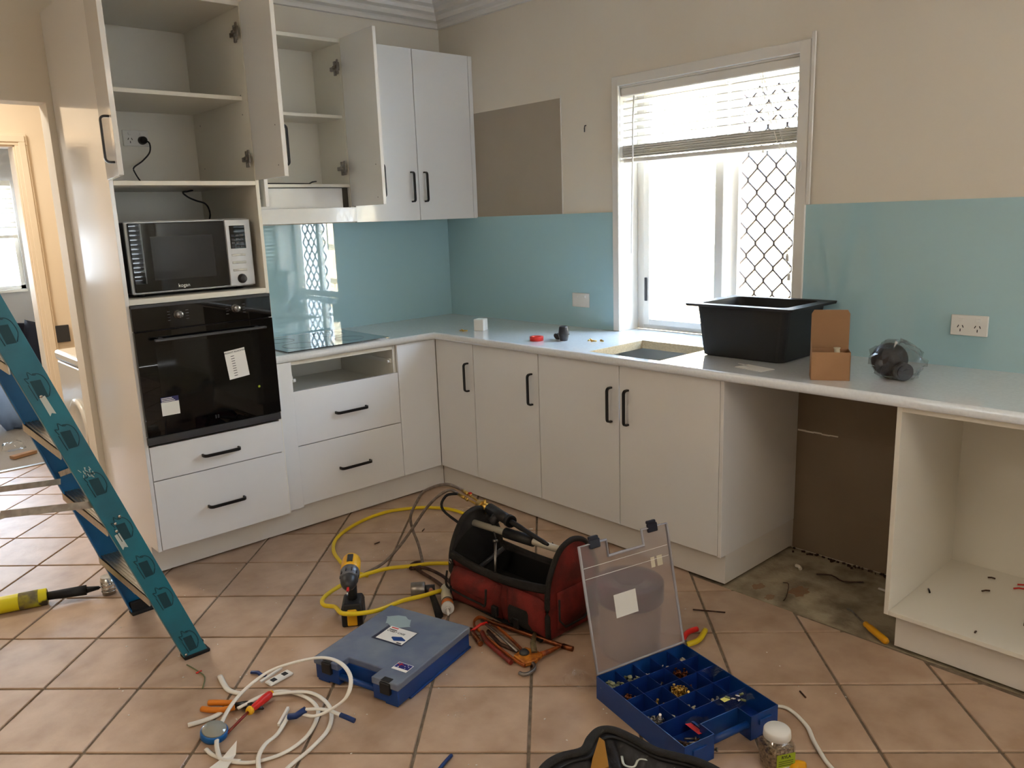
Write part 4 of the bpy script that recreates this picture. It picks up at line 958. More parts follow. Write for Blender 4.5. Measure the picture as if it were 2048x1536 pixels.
# gas torch across the bag
gt = thing('gas_welding_torch', 'brass and black gas torch laid across the tool bag handle', 'torch', (-1.22, -1.75, .33))
A0 = Vector((-1.172, -1.500, .352)); A1 = Vector((-1.205, -1.655, .352)); A2 = Vector((-1.212, -1.735, .350)); A3 = Vector((-1.245, -1.90, .348)); A4 = Vector((-1.265, -2.12, .325))
for s_ in (-1, 1):
    off = Vector((.010*s_, 0, .006*s_))
    q = MB(); q.cyl(A0+off, A0+off+(A1-A0)*.35, .0075, n=6); q.cyl(A0+off+(A1-A0)*.3, A1+off*.6, .0045, n=8); q.lathe([(.004, 0), (.008, .004), (.008, .02), (.005, .024)], A0+off+(A1-A0)*.38, Matrix((Vector((1, 0, 0)), Vector((0, 0, 1)), (A1-A0).normalized())).transposed(), n=6)
    q.build('brass_tube', brass_m, gt)
q = MB(); q.obox(A0+(A1-A0)*.45+Vector((.01, 0, .014)), (.010, .012, .008)); q.build('red_valve_mark', redp_m, gt)
q = MB(); q.cyl(A1, A1+(A2-A1)*.9, .015, n=12); q.cyl(A1+(A2-A1)*.3, A1+(A2-A1)*.5, .020, n=12); q.cyl(A1+(A2-A1)*.6+Vector((0, 0, -.03)), A1+(A2-A1)*.6+Vector((0, 0, .03)), .006, n=8); q.cyl(A1+(A2-A1)*.4+Vector((-.03, 0, 0)), A1+(A2-A1)*.4+Vector((.03, 0, 0)), .006, n=8); q.build('mixer_valve', brass_m, gt)
q = MB(); q.cyl(A2, A3, .023, .021, n=16); q.cyl(A3-(A3-A2)*.12, A3, .025, n=16); q.build('grip_body', blkp_m, gt)
q = MB(); q.cyl(A2+(A3-A2)*.45, A2+(A3-A2)*.30+Vector((-.035, -.01, -.03)), .020, n=14); q.tube([A2+(A3-A2)*.35+Vector((-.035, -.01, -.035)), A2+(A3-A2)*.55+Vector((-.05, -.02, -.075))], .004, 6); q.build('trigger_housing', blkp_m, gt)
q = MB(); q.tube(spline([A3-(A3-A2)*.05, A3+(A4-A3)*.4, A4], 4), .008, 8, radii=[.011]*4+[.009]*4+[.006]); q.build('nozzle', blkp_m, gt)
q = MB(); q.tube(spline([A0+Vector((-.02, .0, -.0)), A0+Vector((-.055, .035, -.01)), A0+Vector((-.085, .02, -.06)), (-1.24, -1.64, .23), (-1.262, -1.70, .19)], 6), .006, 8); q.build('black_hose', rubber_m, gt)
for i, pts in enumerate(([A0+Vector((.011, 0, .008)), (-1.178, -1.43, .372), (-1.19, -1.36, .355), (-1.205, -1.275, .31), (-1.215, -1.225, .25), (-1.235, -1.20, .18), (-1.225, -1.198, .11), (-1.225, -1.235, .05), (-1.275, -1.33, .012), (-1.30, -1.36, .0085)],
              [A0+Vector((-.011, 0, -.006)), (-1.19, -1.445, .355), (-1.23, -1.40, .32), (-1.25, -1.335, .25), (-1.29, -1.295, .17), (-1.34, -1.258, .09), (-1.42, -1.242, .03), (-1.516, -1.234, .0085), (-1.60, -1.25, .0085)])):
    q = MB(); q.tube(spline(pts, 8), .0065, 8)
    tag(q.build('gas_hose', hoseg_m), ('grey gas hose arching highest from the torch behind the bag' if i == 0 else 'grey gas hose running from the torch down behind the drill'), 'hose')
YH = [(-.95, -1.30, .02), (-.80, -1.13, .014), (-.777, -.93, .012), (-.844, -.799, .012), (-.934, -.726, .012), (-1.044, -.684, .012), (-1.185, -.696, .012), (-1.32, -.749, .012), (-1.421, -.825, .014), (-1.497, -.942, .02), (-1.537, -1.062, .025), (-1.555, -1.165, .02), (-1.52, -1.245, .012), (-1.45, -1.30, .0085), (-1.36, -1.345, .0085), (-1.26, -1.39, .03), (-1.10, -1.45, .04), (-.98, -1.50, .02)]
q = MB(); q.tube(spline(YH[:12]+[(-1.54, -1.22, .014), (-1.515, -1.262, .009)], 8), .0085, 10); yh = tag(q.build('yellow_hose', yel_m), 'yellow hose sweeping in a wide arc behind the tool bag', 'hose')
YH2 = [(-1.05, -1.50, .012), (-1.12, -1.475, .012), (-1.192, -1.439, .014), (-1.26, -1.379, .016), (-1.353, -1.333, .02), (-1.438, -1.301, .028), (-1.552, -1.294, .036), (-1.643, -1.318, .045), (-1.743, -1.362, .055), (-1.812, -1.409, .06), (-1.833, -1.457, .06), (-1.811, -1.502, .06), (-1.775, -1.555, .075), (-1.72, -1.60, .075), (-1.592, -1.635, .052), (-1.497, -1.65, .045), (-1.42, -1.645, .035), (-1.40, -1.63, .018)]
YH2[12] = (-1.828, -1.600, .075); YH2[13] = (-1.735, -1.660, .072)
q = MB(); q.tube(spline(YH2, 8), .0085, 10); tag(q.build('yellow_hose', yel_m), 'yellow hose looping around the cordless drill', 'hose')

# cordless drill
dr = thing('cordless_drill', 'yellow and black cordless drill standing on its battery', 'drill', (-1.752, -1.535, 0), R(-8))
dirc = Vector((-.58, -.81, -.14)).normalized()     # chuck direction
L3 = lambda x, y, z: Vector((x, y, z))
def DW(a, s_, z):  # a along forward, s side, z up
    f = Vector((-.58, -.81, 0)).normalized(); sd = Vector((f.y, -f.x, 0)); return Vector((-1.752, -1.535, 0))+f*a+sd*s_+Vector((0, 0, z))
f_ = Vector((-.58, -.81, 0)).normalized(); sd_ = Vector((f_.y, -f_.x, 0)); RD = Matrix((f_, sd_, Vector((0, 0, 1)))).transposed()
q = MB(); q.obox(DW(0, 0, .026), (.115, .072, .052), RD); q.build('battery', blkp_m, dr, bevel=.006, seg=2)
q = MB(); q.obox(DW(.052, 0, .032), (.016, .034, .055), RD); q.obox(DW(.056, 0, .056), (.012, .030, .012), RD); q.build('battery_latch', dyel_m, dr, bevel=.003)
q = MB(); q.obox(DW(.0, 0, .064), (.105, .078, .026), RD, taper=.8); q.build('foot', blkp_m, dr, bevel=.006, seg=2)
q = MB(); q.tube([DW(-.005, 0, .07), DW(-.008, 0, .105), DW(-.018, 0, .15)], .020, 10, w=.85, h=1.1, up=f_); q.build('grip', rubber_m, dr)
dB = (f_*.985-Vector((0, 0, .12))).normalized()
RB = Matrix((dB.cross(Vector((0, 0, 1))).normalized(), dB.cross(dB.cross(Vector((0, 0, 1)))).normalized()*-1, dB)).transposed()
bc = DW(-.075, 0, .188)
q = MB(); q.lathe([(0, 0), (.022, .0), (.031, .010), (.033, .03), (.033, .075), (.031, .085), (0, .085)], bc, RB, n=20); q.build('motor_housing', dyel_m, dr)
q = MB(); q.obox(bc+dB*.05+Vector((0, 0, .030)), (.020, .012, .045), RB); q.build('top_vent', dgrey_m, dr, bevel=.002)
q = MB(); q.lathe([(.031, 0), (.033, .006), (.032, .025), (.029, .030), (.030, .034), (.030, .05), (0, .05)], bc+dB*.082, RB, n=24); q.build('gear_collar', pm('collar_grey', (110, 112, 118), .4, .4), dr)
for k in range(10):
    t = k*.628; q = MB(); q.obox(bc+dB*.112+RB@Vector((.0305*math.cos(t), .0305*math.sin(t), 0)), (.004, .004, .016), RB @ rot3('Z', t)); q.build('collar_notch', dgrey_m, dr)
q = MB(); q.lathe([(.027, 0), (.028, .008), (.027, .02), (.022, .034), (.013, .046), (.006, .05), (0, .05)], bc+dB*.130, RB, n=24); q.build('chuck', dgrey_m, dr)
q = MB(); q.cyl(bc+dB*.176, bc+dB*.200, .0045, n=6); q.build('bit_holder', redp_m, dr)
q = MB(); q.cyl(bc+dB*.200, bc+dB*.222, .003, n=6); q.build('driver_bit', chrome_m, dr)
q = MB(); q.obox(DW(.022, 0, .135), (.016, .018, .028), RD); q.build('trigger', blk_m, dr, bevel=.003)
dr.scale = (1.12, 1.12, 1.12)

# hammer
hm = thing('club_hammer', 'hammer with a broad grey head beside the sealant tube', 'hammer', (-1.45, -1.58, 0))
q = MB(); q.cyl((-1.490, -1.548, .031), (-1.445, -1.583, .031), .030, n=24); q.build('striking_face', steel_m, hm, bevel=.002)
q = MB(); q.cyl((-1.447, -1.582, .031), (-1.415, -1.608, .031), .017, n=14); q.build('head_neck', dgrey_m, hm)
q = MB(); q.tube([(-1.428, -1.595, .031), (-1.452, -1.64, .024)], .011, 8, h=1.2); q.build('shaft', wood_m, hm)
q = MB(); q.tube([(-1.452, -1.64, .024), (-1.50, -1.735, .017), (-1.525, -1.78, .016)], .014, 8, radii=[.012, .015, .016]); q.build('rubber_grip', rubber_m, hm)
# sealant cartridge
sl = thing('sealant_cartridge', 'sealant cartridge with orange label lying against the tool bag', 'sealant', (-1.45, -1.72, 0))
s0_, s1_ = Vector((-1.41, -1.68, .024)), Vector((-1.475, -1.77, .024)); d = (s1_-s0_).normalized()
q = MB(); q.cyl(s0_-d*.06, s1_-d*.012, .023, n=20); q.build('tube', cork_m, sl)
q = MB(); q.cyl(s1_-d*.045, s1_-d*.018, .0236, n=20); q.build('label_band', orange_lbl_m, sl)
q = MB(); q.cyl(s1_-d*.054, s1_-d*.048, .0238, n=20); q.build('dark_band', ink_m, sl)
q = MB(); q.cyl(s1_-d*.012, s1_+d*.002, .025, n=20); q.cyl(s1_, s1_+d*.012, .012, .010, n=12); q.cyl(s1_+d*.012, s1_+d*.05, .009, .004, n=12); q.build('nozzle_cap', white_m, sl)
# multigrips (rusty) behind hammer
mg = thing('multigrip_pliers', 'rusty multigrip pliers lying open left of the bag', 'pliers', (-1.32, -1.45, 0))
q = MB(); q.tube(spline([(-1.31, -1.345, .012), (-1.335, -1.375, .014), (-1.34, -1.42, .012), (-1.345, -1.52, .010), (-1.36, -1.60, .010), (-1.37, -1.64, .010)], 4), .007, 8, w=1.2); q.build('handle', rustb_m, mg)
q = MB(); q.tube(spline([(-1.345, -1.35, .014), (-1.315, -1.38, .016), (-1.30, -1.42, .014), (-1.295, -1.50, .010), (-1.31, -1.57, .010), (-1.318, -1.60, .01)], 4), .0068, 8, w=1.2); q.build('handle', rustb_m, mg)
q = MB(); q.tube(spline([(-1.35, -1.35, .014), (-1.335, -1.325, .014), (-1.305, -1.318, .014), (-1.285, -1.33, .014)], 4), .009, 8); q.cyl((-1.325, -1.375, 0.002), (-1.325, -1.375, .024), .010, n=12); q.build('jaw', rustb_m, mg)

# rusty tools + copper pipes
cp1 = MB(); cp1.cyl((-1.435, -1.965, .030), (-1.338, -2.292, .0085), .0082, n=14); cp1.cyl((-1.346, -2.264, .0105), (-1.335, -2.302, .0095), .0095, n=14)
tag(cp1.build('copper_pipe', copper_m), 'long copper pipe lying over the orange tools', 'pipe')
cp2 = MB(); cp2.cyl((-1.50, -1.94, .0095), (-1.538, -2.038, .0095), .0092, n=14); cp2.cyl((-1.536, -2.032, .0095), (-1.540, -2.044, .0095), .0098, n=14)
tag(cp2.build('copper_pipe', copper_m), 'short dark copper pipe against the closed case', 'pipe')
cg = thing('pipe_cutter_tool', 'worn orange and rust-red hand tool with a hooked end beside the tool bag', 'tool', (-1.49, -2.1, 0))
q = MB(); q.tube(spline([(-1.485, -1.98, .01), (-1.478, -1.935, .012), (-1.453, -1.905, .014), (-1.424, -1.898, .014), (-1.416, -1.93, .014), (-1.424, -1.99, .016), (-1.44, -2.07, .016), (-1.462, -2.16, .014), (-1.472, -2.19, .012)], 5), .0045, 6, h=1.8); q.build('bow_handle', rusto_m, cg)
q = MB(); q.tube(spline([(-1.488, -1.98, .010), (-1.503, -2.06, .012), (-1.519, -2.149, .012), (-1.529, -2.222, .012), (-1.528, -2.262, .011)], 4), .0045, 6, h=1.6); q.build('lower_bar', rusto_m, cg)
q = MB(); q.tube([(-1.440, -1.93, .020), (-1.462, -2.03, .024), (-1.495, -2.19, .020)], .0052, 8); q.build('steel_rod', steel_m, cg)
q = MB(); T = Matrix.Translation((0, 0, 0)); q.prism([(-1.520, -2.195), (-1.455, -2.185), (-1.442, -2.225), (-1.440, -2.262), (-1.49, -2.275), (-1.528, -2.262)], .006, .022); q.build('frame_plate', pm('orange_casting', (206, 128, 34), .5, .1, col2=(150, 80, 30), scale=40), cg, bevel=.003)
q = MB(); q.lathe([(0, .012), (.012, .012), (.018, .004), (.018, 0)], (-1.487, -2.215, .022), n=14); q.build('ratchet_hub', dgrey_m, cg)
q = MB(); q.tube([(-1.462, -2.24, .024), (-1.43, -2.20, .032), (-1.372, -2.15, .028)], .009, 8, h=.6, radii=[.011, .011, .007]); q.build('lever', pm('worn_olive_metal', (128, 118, 84), .5, .5, col2=(90, 70, 50), scale=40), cg)
q = MB(); q.tube([(-1.447, -2.258, .018), (-1.405, -2.262, .016), (-1.358, -2.262, .014)], .007, 8, radii=[.010, .008, .006]); q.build('arm', rusto_m, cg)
q = MB(); q.tube(spline([(-1.500, -2.262, .014), (-1.503, -2.281, .012), (-1.520, -2.298, .010), (-1.548, -2.303, .010), (-1.566, -2.294, .010), (-1.568, -2.278, .010)], 5), .0068, 8); q.build('hook', steel_m, cg)
rw = MB(); rw.tube(spline([(-1.485, -1.985, .012), (-1.517, -2.05, .014), (-1.532, -2.12, .013), (-1.546, -2.212, .010)], 5), .0085, 8, w=1.1)
tag(rw.build('red_handle_tool', redw_m), 'worn red-handled bar lying beside the orange tool', 'tool')
rb = MB(); rb.tube([(-1.512, -1.955, .012), (-1.47, -1.96, .026), (-1.41, -1.965, .02)], .0055, 8)
tag(rb.build('red_screwdriver_shaft', redp_m), 'thin red rod poking from behind the closed case', 'tool')
rr = MB(); rr.tube([(-1.46, -1.99, .008), (-1.49, -2.09, .008), (-1.48, -2.17, .008)], .007, 8)
tag(rr.build('rusty_bar', rustb_m), 'rusty iron bar underneath the orange tool', 'tool')

# ---- organiser cases
def case_frame(O, u, v): 
    T = Matrix((u, v, Vector((0, 0, 1)))).transposed().to_4x4(); T.translation = O; return T
W, L, HB = .36, .41, .062      # u: along the hinge/handle side, v: from hinge side to handle side
def case_outline(inset=0, notch=True):
    i = inset
    a = [(i, i), (W-i, i), (W-i, L-i), (W*.70+0, L-i)]
    if notch: a += [(W*.70, L-.055), (W*.30, L-.055)]
    a += [(W*.30, L-i), (i, L-i)]
    return a
# closed case: TL = hinge? handle side faces camera-left
u2_ = Vector((.29, -.957, 0)); v2_ = Vector((-.957, -.29, 0))
TLc = Vector((-2.067, -1.801, 0)); O1 = TLc-v2_*.41
c1 = thing('organiser_case', 'closed blue parts case with a clear grey lid on the floor', 'tool case', O1)
T1 = case_frame(O1, u2_, v2_)
# polygon orientation: (x along u, y along v)
q = MB(); q.prism(case_outline(.004), .006, HB, T1); q.build('base', blue_m, c1, bevel=.003)
q = MB(); q.prism([(.0, .0), (W, .0), (W, L-.06), (0, L-.06)], 0, .008, T1); q.prism([(.01, L-.06), (.06, L-.06), (.06, L-.005), (.01, L-.005)], 0, .02, T1); q.prism([(W-.06, L-.06), (W-.01, L-.06), (W-.01, L-.005), (W-.06, L-.005)], 0, .02, T1); q.build('base_foot', blue_m, c1, bevel=.002)
q = MB(); q.cyl(T1 @ Vector((W*.28, L-.014, .034)), T1 @ Vector((W*.72, L-.014, .034)), .010, n=14); q.build('carry_handle', blue_m, c1)
q = MB(); q.prism(case_outline(0), HB-.002, HB+.022, T1); lid = q.build('lid', lidc_m, c1, bevel=.004, seg=2)
for x in (.17, .86):
    q = MB(); q.obox(T1 @ Vector((W*x, L-.0, HB-.002)), (.040, .014, .040), T1.to_3x3()); q.obox(T1 @ Vector((W*x, L-.01, HB+.022)), (.036, .024, .004), T1.to_3x3()); q.build('latch', blkp_m, c1, bevel=.003)
Tl = T1 @ Matrix.Translation((W*.36, L*.43, HB+.0225)) @ Matrix.Rotation(R(90), 4, 'Z')
# label card (text reads from the handle side)
Xd = Vector((.957, .29, 0)); 
def card_T(px, py): 
    T = Matrix((u2_, -v2_, Vector((0, 0, 1)))).transposed().to_4x4(); T.translation = T1 @ Vector((px, py, HB+.0224)); return T
Tc = card_T(W*.44, L*.42)
q = MB(); q.prism([(-.066, -.050), (.066, -.050), (.066, .050), (-.066, .050)], -.0002, .0001, Tc); q.build('label_pocket', pm('label_pocket_dark', (40, 46, 70), .3), lid)
q = MB(); q.prism([(-.052, -.042), (.062, -.042), (.062, .046), (-.052, .046)], 0, .0004, Tc); lc = q.build('label_card', paper_m, lid)
q = MB(); q.prism([(-.045, .036), (-.015, .036), (-.015, .042), (-.045, .042)], .0004, .0006, Tc); q.build('red_print', redp_m, lc)
text('lettering', 'CARRY CASE', .0135, Tc @ Matrix.Translation((-.008, .016, .0008)), ink_m, lc, bold=.0003)
q = MB(); q.prism([(-.045, .024), (-.012, .024), (-.012, .029), (-.045, .029)], .0004, .0006, Tc); q.build('print_line', dgrey_m, lc)
q = MB(); q.prism([(-.002, -.012), (.03, .0), (.056, -.012), (.056, -.018), (.02, -.032), (-.002, -.018)], .0004, .0007, Tc); q.build('case_picture', blue_m, lc)
q = MB(); q.prism([(.036, -.04), (.056, -.04), (.056, -.034), (.036, -.034)], .0004, .0006, Tc); q.build('barcode', dgrey_m, lc)
Tf = card_T(W*.86, L*.78)
q = MB(); q.prism([(-.03, -.022), (.03, -.022), (.03, .02), (-.03, .02)], 0, .0004, Tf); fs_ = q.build('flag_sticker', paper_m, lid)
q = MB(); q.prism([(-.028, -.010), (.028, -.010), (.028, .018), (-.028, .018)], .0004, .0006, Tf); q.build('flag_field', pm('flag_blue', (24, 30, 110), .5), fs_)
q = MB(); q.prism([(-.028, .008), (-.002, .008), (-.002, .0105), (-.028, .0105)], .0006, .0009, Tf); q.prism([(-.0165, .0), (-.0135, .0), (-.0135, .018), (-.0165, .018)], .0006, .0009, Tf)
q.build('flag_cross', redp_m, fs_)
q = MB()
for x, y, r in ((-.015, -.005, .003), (.012, .013, .002), (.012, -.005, .002), (.005, .005, .002), (.019, .006, .002)): q.lathe([(0, .0009), (r, .0009), (r, .0006)], (Tf @ Vector((x, y, 0))), n=7)
q.build('flag_star', white_m, fs_)
q = MB(); T = T1 @ Matrix.Translation((0, 0, HB+.0224))
q.prism([(W*(.30+.16*math.cos(a))+.012*math.sin(3*a), L*(.22+.09*math.sin(a))+.008*math.cos(5*a)) for a in [i*.35 for i in range(18)]], 0, .0002, T); q.build('dust_smear', pm('dust', (150, 168, 170), .8), lid)
rnd = random.Random(5)

# open case
O2 = Vector((-1.485, -2.545, 0)); u3 = Vector((.9755, -.2198, 0)); v3 = Vector((-.2198, -.9755, 0))
c2 = thing('organiser_case', 'open blue parts case with its frosted lid standing up', 'tool case', O2)
T2 = case_frame(O2, u3, v3)
HB2 = .078
q = MB(); q.prism(case_outline(.002), .006, .010, T2); q.build('base', blue_m, c2)
def wallseg(a, c, z0=.0, z1=HB2, t=.003, mat=blue_m, nm='side_wall'):
    q = MB(); a = T2 @ Vector((a[0], a[1], 0)); c = T2 @ Vector((c[0], c[1], 0)); d = (c-a).normalized(); n_ = Vector((d.y, -d.x, 0))
    Rm = Matrix((d, n_, Vector((0, 0, 1)))).transposed(); q.obox((a+c)/2+Vector((0, 0, (z0+z1)/2)), ((c-a).length+t, t, z1-z0), Rm); return q.build(nm, mat, c2, bevel=.0006)
ol = case_outline(.002)
for i in range(len(ol)): wallseg(ol[i], ol[(i+1) % len(ol)])
q = MB(); q.cyl(T2 @ Vector((W*.29, L-.016, .045)), T2 @ Vector((W*.71, L-.016, .045)), .0105, n=14); q.build('carry_handle', blue_m, c2)
q = MB(); q.obox(T2 @ Vector((W*.15, L+.002, .05)), (.05, .006, .016), T2.to_3x3()); q.obox(T2 @ Vector((W*.85, L+.002, .05)), (.05, .006, .016), T2.to_3x3()); q.build('latch_catch', blue_m, c2, bevel=.001)
# compartments: 5 columns x 4 rows + long front tray
rows = [0.004, .074, .146, .218, .288]; cols = [.002+k*(W-.004)/5 for k in range(6)]
for r_ in rows[1:]: wallseg((.002, r_), (W-.002, r_), .01, HB2-.006, .0015, bluec_m, 'divider')
for c_ in cols[1:-1]:
    for k in range(4): wallseg((c_, rows[k]), (c_, rows[k+1]), .01, HB2-.006, .0015, bluec_m, 'divider')
q = MB(); q.prism([(.004, .004), (W-.004, .004), (W-.004, L-.06), (.004, L-.06)], .010, .0115, T2); q.build('tray_floor', bluec_m, c2)
# lid
t = R(103); ldir = (v3*math.cos(t)+Vector((0, 0, math.sin(t)))); ln = u3.cross(ldir)
TL2 = Matrix((u3, ldir, ln)).transposed().to_4x4(); TL2.translation = O2+Vector((0, 0, HB2+.004))
q = MB(); q.prism(case_outline(.002), -.0012, .0012, TL2); lid2 = q.build('lid', frost_m, c2, bevel=.0)
rim = MB(); rim.tube([TL2 @ Vector((x, y, .004)) for x, y in case_outline(.003)], .0042, 6, closed=True, w=1, h=1.6, up=ln); rim.build('lid_rim', clear_m if 0 else pm('lid_rim_plastic', (206, 206, 214), .25, trans=.4, ior=1.3), lid2)
for x in (.17, .82):
    q = MB(); q.obox(TL2 @ Vector((W*x, L-.004, .006)), (.042, .030, .010), TL2.to_3x3()); q.obox(TL2 @ Vector((W*x, L+.014, .002)), (.036, .012, .014), TL2.to_3x3()); q.build('latch', pm('latch_navy', (22, 28, 48), .3), lid2, bevel=.003)
for y in (.335, .30): 
    q = MB(); q.obox(TL2 @ Vector((W*.5, y, .0022)), (W*.94, .0014, .001), TL2.to_3x3()); q.build('moulded_line', white_m, lid2)
q = MB(); q.obox(TL2 @ Vector((W*.42, L*.46, .0022)), (.088, .075, .0008), TL2.to_3x3()); q.build('paper_label', paper_m, lid2)
q = MB(); q.obox(TL2 @ Vector((W*.78, .292, .0022)), (.016, .034, .0008), TL2.to_3x3()); q.obox(TL2 @ Vector((W*.86, .292, .0022)), (.022, .034, .0008), TL2.to_3x3()); q.build('tape_patch', cork_m, lid2)
# contents
rnd = random.Random(11)
def fill(col, row, kind, n):
    cx = (cols[col]+cols[col+1])/2; cy = (rows[row]+rows[row+1])/2
    names = {'plug': ('wall_plugs', pm('plug_green_%d%d' % (col, row), (150, 156, 128), .5), .0048, .046), 'screw': ('screws', brass_m, .0026, .032), 'dark': ('dark_screws', steel_m, .0026, .026), 'copper': ('copper_screws', copper_m, .0026, .036), 'pale': ('pale_clips', cork_m, .0055, .026)}
    nm, mat, r, ln_ = names[kind]; q = MB()
    for k in range(n):
        p = Vector((cx+rnd.uniform(-.018, .018), cy+rnd.uniform(-.018, .018), .018+rnd.random()*(.006+n*.0005))); d = Vector((rnd.uniform(-1, 1), rnd.uniform(-1, 1), rnd.uniform(.1, 1.4))).normalized()
        q.cyl(T2 @ p, T2 @ (p+d*ln_*.5+Vector((0, 0, .004))), r, r*.8, n=5); 
        q.cyl(T2 @ (p+d*ln_*.5+Vector((0, 0, .004))), T2 @ (p+d*(ln_*.5+.003)+Vector((0, 0, .004))), r*1.7, n=6)
    o = q.build(nm, mat); 
    words_ = {'plug': 'pale green wall plugs', 'screw': 'brass screws', 'dark': 'dark screws', 'copper': 'copper-coloured screws', 'pale': 'pale plastic clips'}[kind]
    pos = ['leftmost', 'second', 'third', 'fourth', 'rightmost'][col]; rw = ['row against the lid', 'second row from the lid', 'third row from the lid', 'row nearest the handle'][row]
    tag(o, '%s in the %s compartment of the %s' % (words_, pos, rw), 'fasteners', kind='stuff')
for a in ((0, 0, 'plug', 22), (1, 0, 'plug', 14), (2, 0, 'pale', 4), (3, 0, 'pale', 5), (4, 0, 'pale', 9), (0, 1, 'copper', 22), (2, 1, 'dark', 4), (3, 2, 'copper', 8), (1, 2, 'screw', 8), (2, 2, 'screw', 70), (3, 1, 'copper', 55), (0, 2, 'dark', 4), (0, 3, 'dark', 60), (1, 3, 'pale', 3), (2, 3, 'pale', 8), (3, 3, 'dark', 14)): fill(*a)
# front tray contents: each bolt individually
for k in range(16):
    x = .03+rnd.uniform(0, .075); y = .302+rnd.uniform(0, .09); a = rnd.uniform(-.4, .5)+.5; z = .016+.0045*(k//5)
    p = Vector((x, y, z)); d = Vector((math.cos(a), math.sin(a), 0)); q = MB(); q.cyl(T2 @ p, T2 @ (p+d*.03), .0035, n=8); q.cyl(T2 @ (p+d*.03), T2 @ (p+d*.035), .0065, n=6)
    o = tag(q.build('anchor_bolt', rustb_m if k % 3 else steel_m), 'steel anchor bolt in the front tray of the open case', 'bolt', 'anchor bolts in the front tray')
q = MB(); q.grid(lambda u, v: T2 @ Vector((.10+.085*u, .300+.052*v+.03*0, .046+.010*math.sin(5*u+2*v)+.006*math.cos(9*v))), 9, 7, smooth=False)
pk = tag(q.build('clear_packet', wrap_m), 'clear plastic packet with a red and blue card in the front tray', 'packet')
q = MB(); q.obox(T2 @ Vector((.105, .335, .052)), (.022, .055, .001), (T2.to_3x3() @ rot3('Y', R(12)))); q.build('red_card', redp_m, pk)
q = MB(); q.obox(T2 @ Vector((.122, .335, .0535)), (.010, .055, .001), (T2.to_3x3() @ rot3('Y', R(12)))); q.build('blue_card_stripe', blue_m, pk)
q = MB(); q.grid(lambda u, v: T2 @ Vector((.215+.115*u, .292+.055*v, .070+.010*math.sin(6*u+3*v)+.006*math.cos(8*v))), 10, 7, smooth=False)
pk2 = tag(q.build('clear_packet', wrap_m), 'clear plastic packet with a small yellow tag at the tray end', 'packet')
q = MB(); q.obox(T2 @ Vector((.245, .312, .082)), (.024, .018, .0008), T2.to_3x3()); q.build('yellow_tag', pm('pale_yellow', (222, 216, 120), .6), pk2)
q = MB(); q.grid(lambda u, v: T2 @ Vector((.295+.06*u, .155+.04*v, .076+.006*math.sin(6*u+3*v))), 7, 6, smooth=False)
tag(q.build('clear_packet', wrap_m), 'small crumpled plastic packet on the right compartments', 'packet')
for k in range(6):
    p = Vector((.235+rnd.uniform(0, .08), .30+rnd.uniform(0, .04), .083)); a = rnd.uniform(0, 3); d = Vector((math.cos(a), math.sin(a), 0)); q = MB(); q.cyl(T2 @ p, T2 @ (p+d*.014), .0035, n=8); q.build('fitting', chrome_m if k % 2 else green_m, pk2)
# round tub behind the lid
dm = thing('cable_drum', 'round purplish tub standing behind the frosted case lid', 'tub', (-1.125, -2.385, 0))
q = MB(); q.lathe([(.100, 0), (.106, .006), (.108, .02), (.104, .024), (.110, .195), (.108, .198)], (-1.185, -2.435, 0), n=36); q.build('tub_body', pm('tub_pale', (150, 132, 118), .4), dm)
q = MB(); q.lathe([(.114, .195), (.117, .20), (.117, .262), (.112, .266), (.05, .266), (.05, .24), (0, .24)], (-1.185, -2.435, 0), n=36); q.build('tub_lid', purple_m, dm)
# red/yellow pliers by open case
pp = thing('insulated_pliers', 'red and yellow insulated pliers behind the open case', 'pliers', (-.98, -2.57, 0))
q = MB(); q.tube(spline([(-1.045, -2.556, .013), (-1.01, -2.538, .014), (-.965, -2.527, .014), (-.925, -2.536, .013)], 4), .010, 8, radii=None); q.build('handle', redp_m, pp)
q = MB(); q.tube(spline([(-1.043, -2.572, .013), (-1.0, -2.585, .014), (-.965, -2.580, .014), (-.912, -2.562, .013)], 4), .010, 8); q.build('handle', pm('yellow_grip', (216, 190, 30), .45), pp)
q = MB(); q.lathe([(0, 0), (.012, .0), (.014, .01), (.004, .05), (0, .05)], (-1.035, -2.564, .014), rot3('Z', R(8)) @ rot3('Y', R(-90)), n=10, sy=.7); q.build('jaws', steel_m, pp)
# jar
jr = thing('plastic_jar', 'clear jar of screws with a white lid and lime label', 'jar', (-1.338, -3.06, 0))
JR = Matrix.Translation((-1.374, -3.104, 0)) @ Matrix.Rotation(R(-28), 4, 'Z')
def jl_(h, r, z): return [JR @ Vector(p) for p in rrect(-h, h, -h, h, r, z, 5)]
q = MB(); lp = [jl_(.038, .02, .001), jl_(.040, .022, .006), jl_(.0415, .024, .02), jl_(.0415, .024, .075), jl_(.036, .03, .088), jl_(.033, .0325, .094)]
m = len(lp[0]); q._add([p for l in lp for p in l], [(k*m+i, k*m+(i+1) % m, (k+1)*m+(i+1) % m, (k+1)*m+i) for k in range(len(lp)-1) for i in range(m)]+[tuple(range(m-1, -1, -1))], True); q.build('jar_body', jar_m, jr)
q = MB(); lp = [jl_(.036, .022, .004), jl_(.0385, .022, .02), jl_(.0385, .022, .072)]
q._add([p for l in lp for p in l], [(k*m+i, k*m+(i+1) % m, (k+1)*m+(i+1) % m, (k+1)*m+i) for k in range(2) for i in range(m)]+[tuple(range(m-1, -1, -1)), tuple(range(2*m, 3*m))]); fil = q.build('screw_contents', pm('screw_filling2', (170, 146, 114), .6, col2=(84, 66, 50), scale=120, bump=1.0, bscale=160), jr); fil['kind'] = 'stuff'
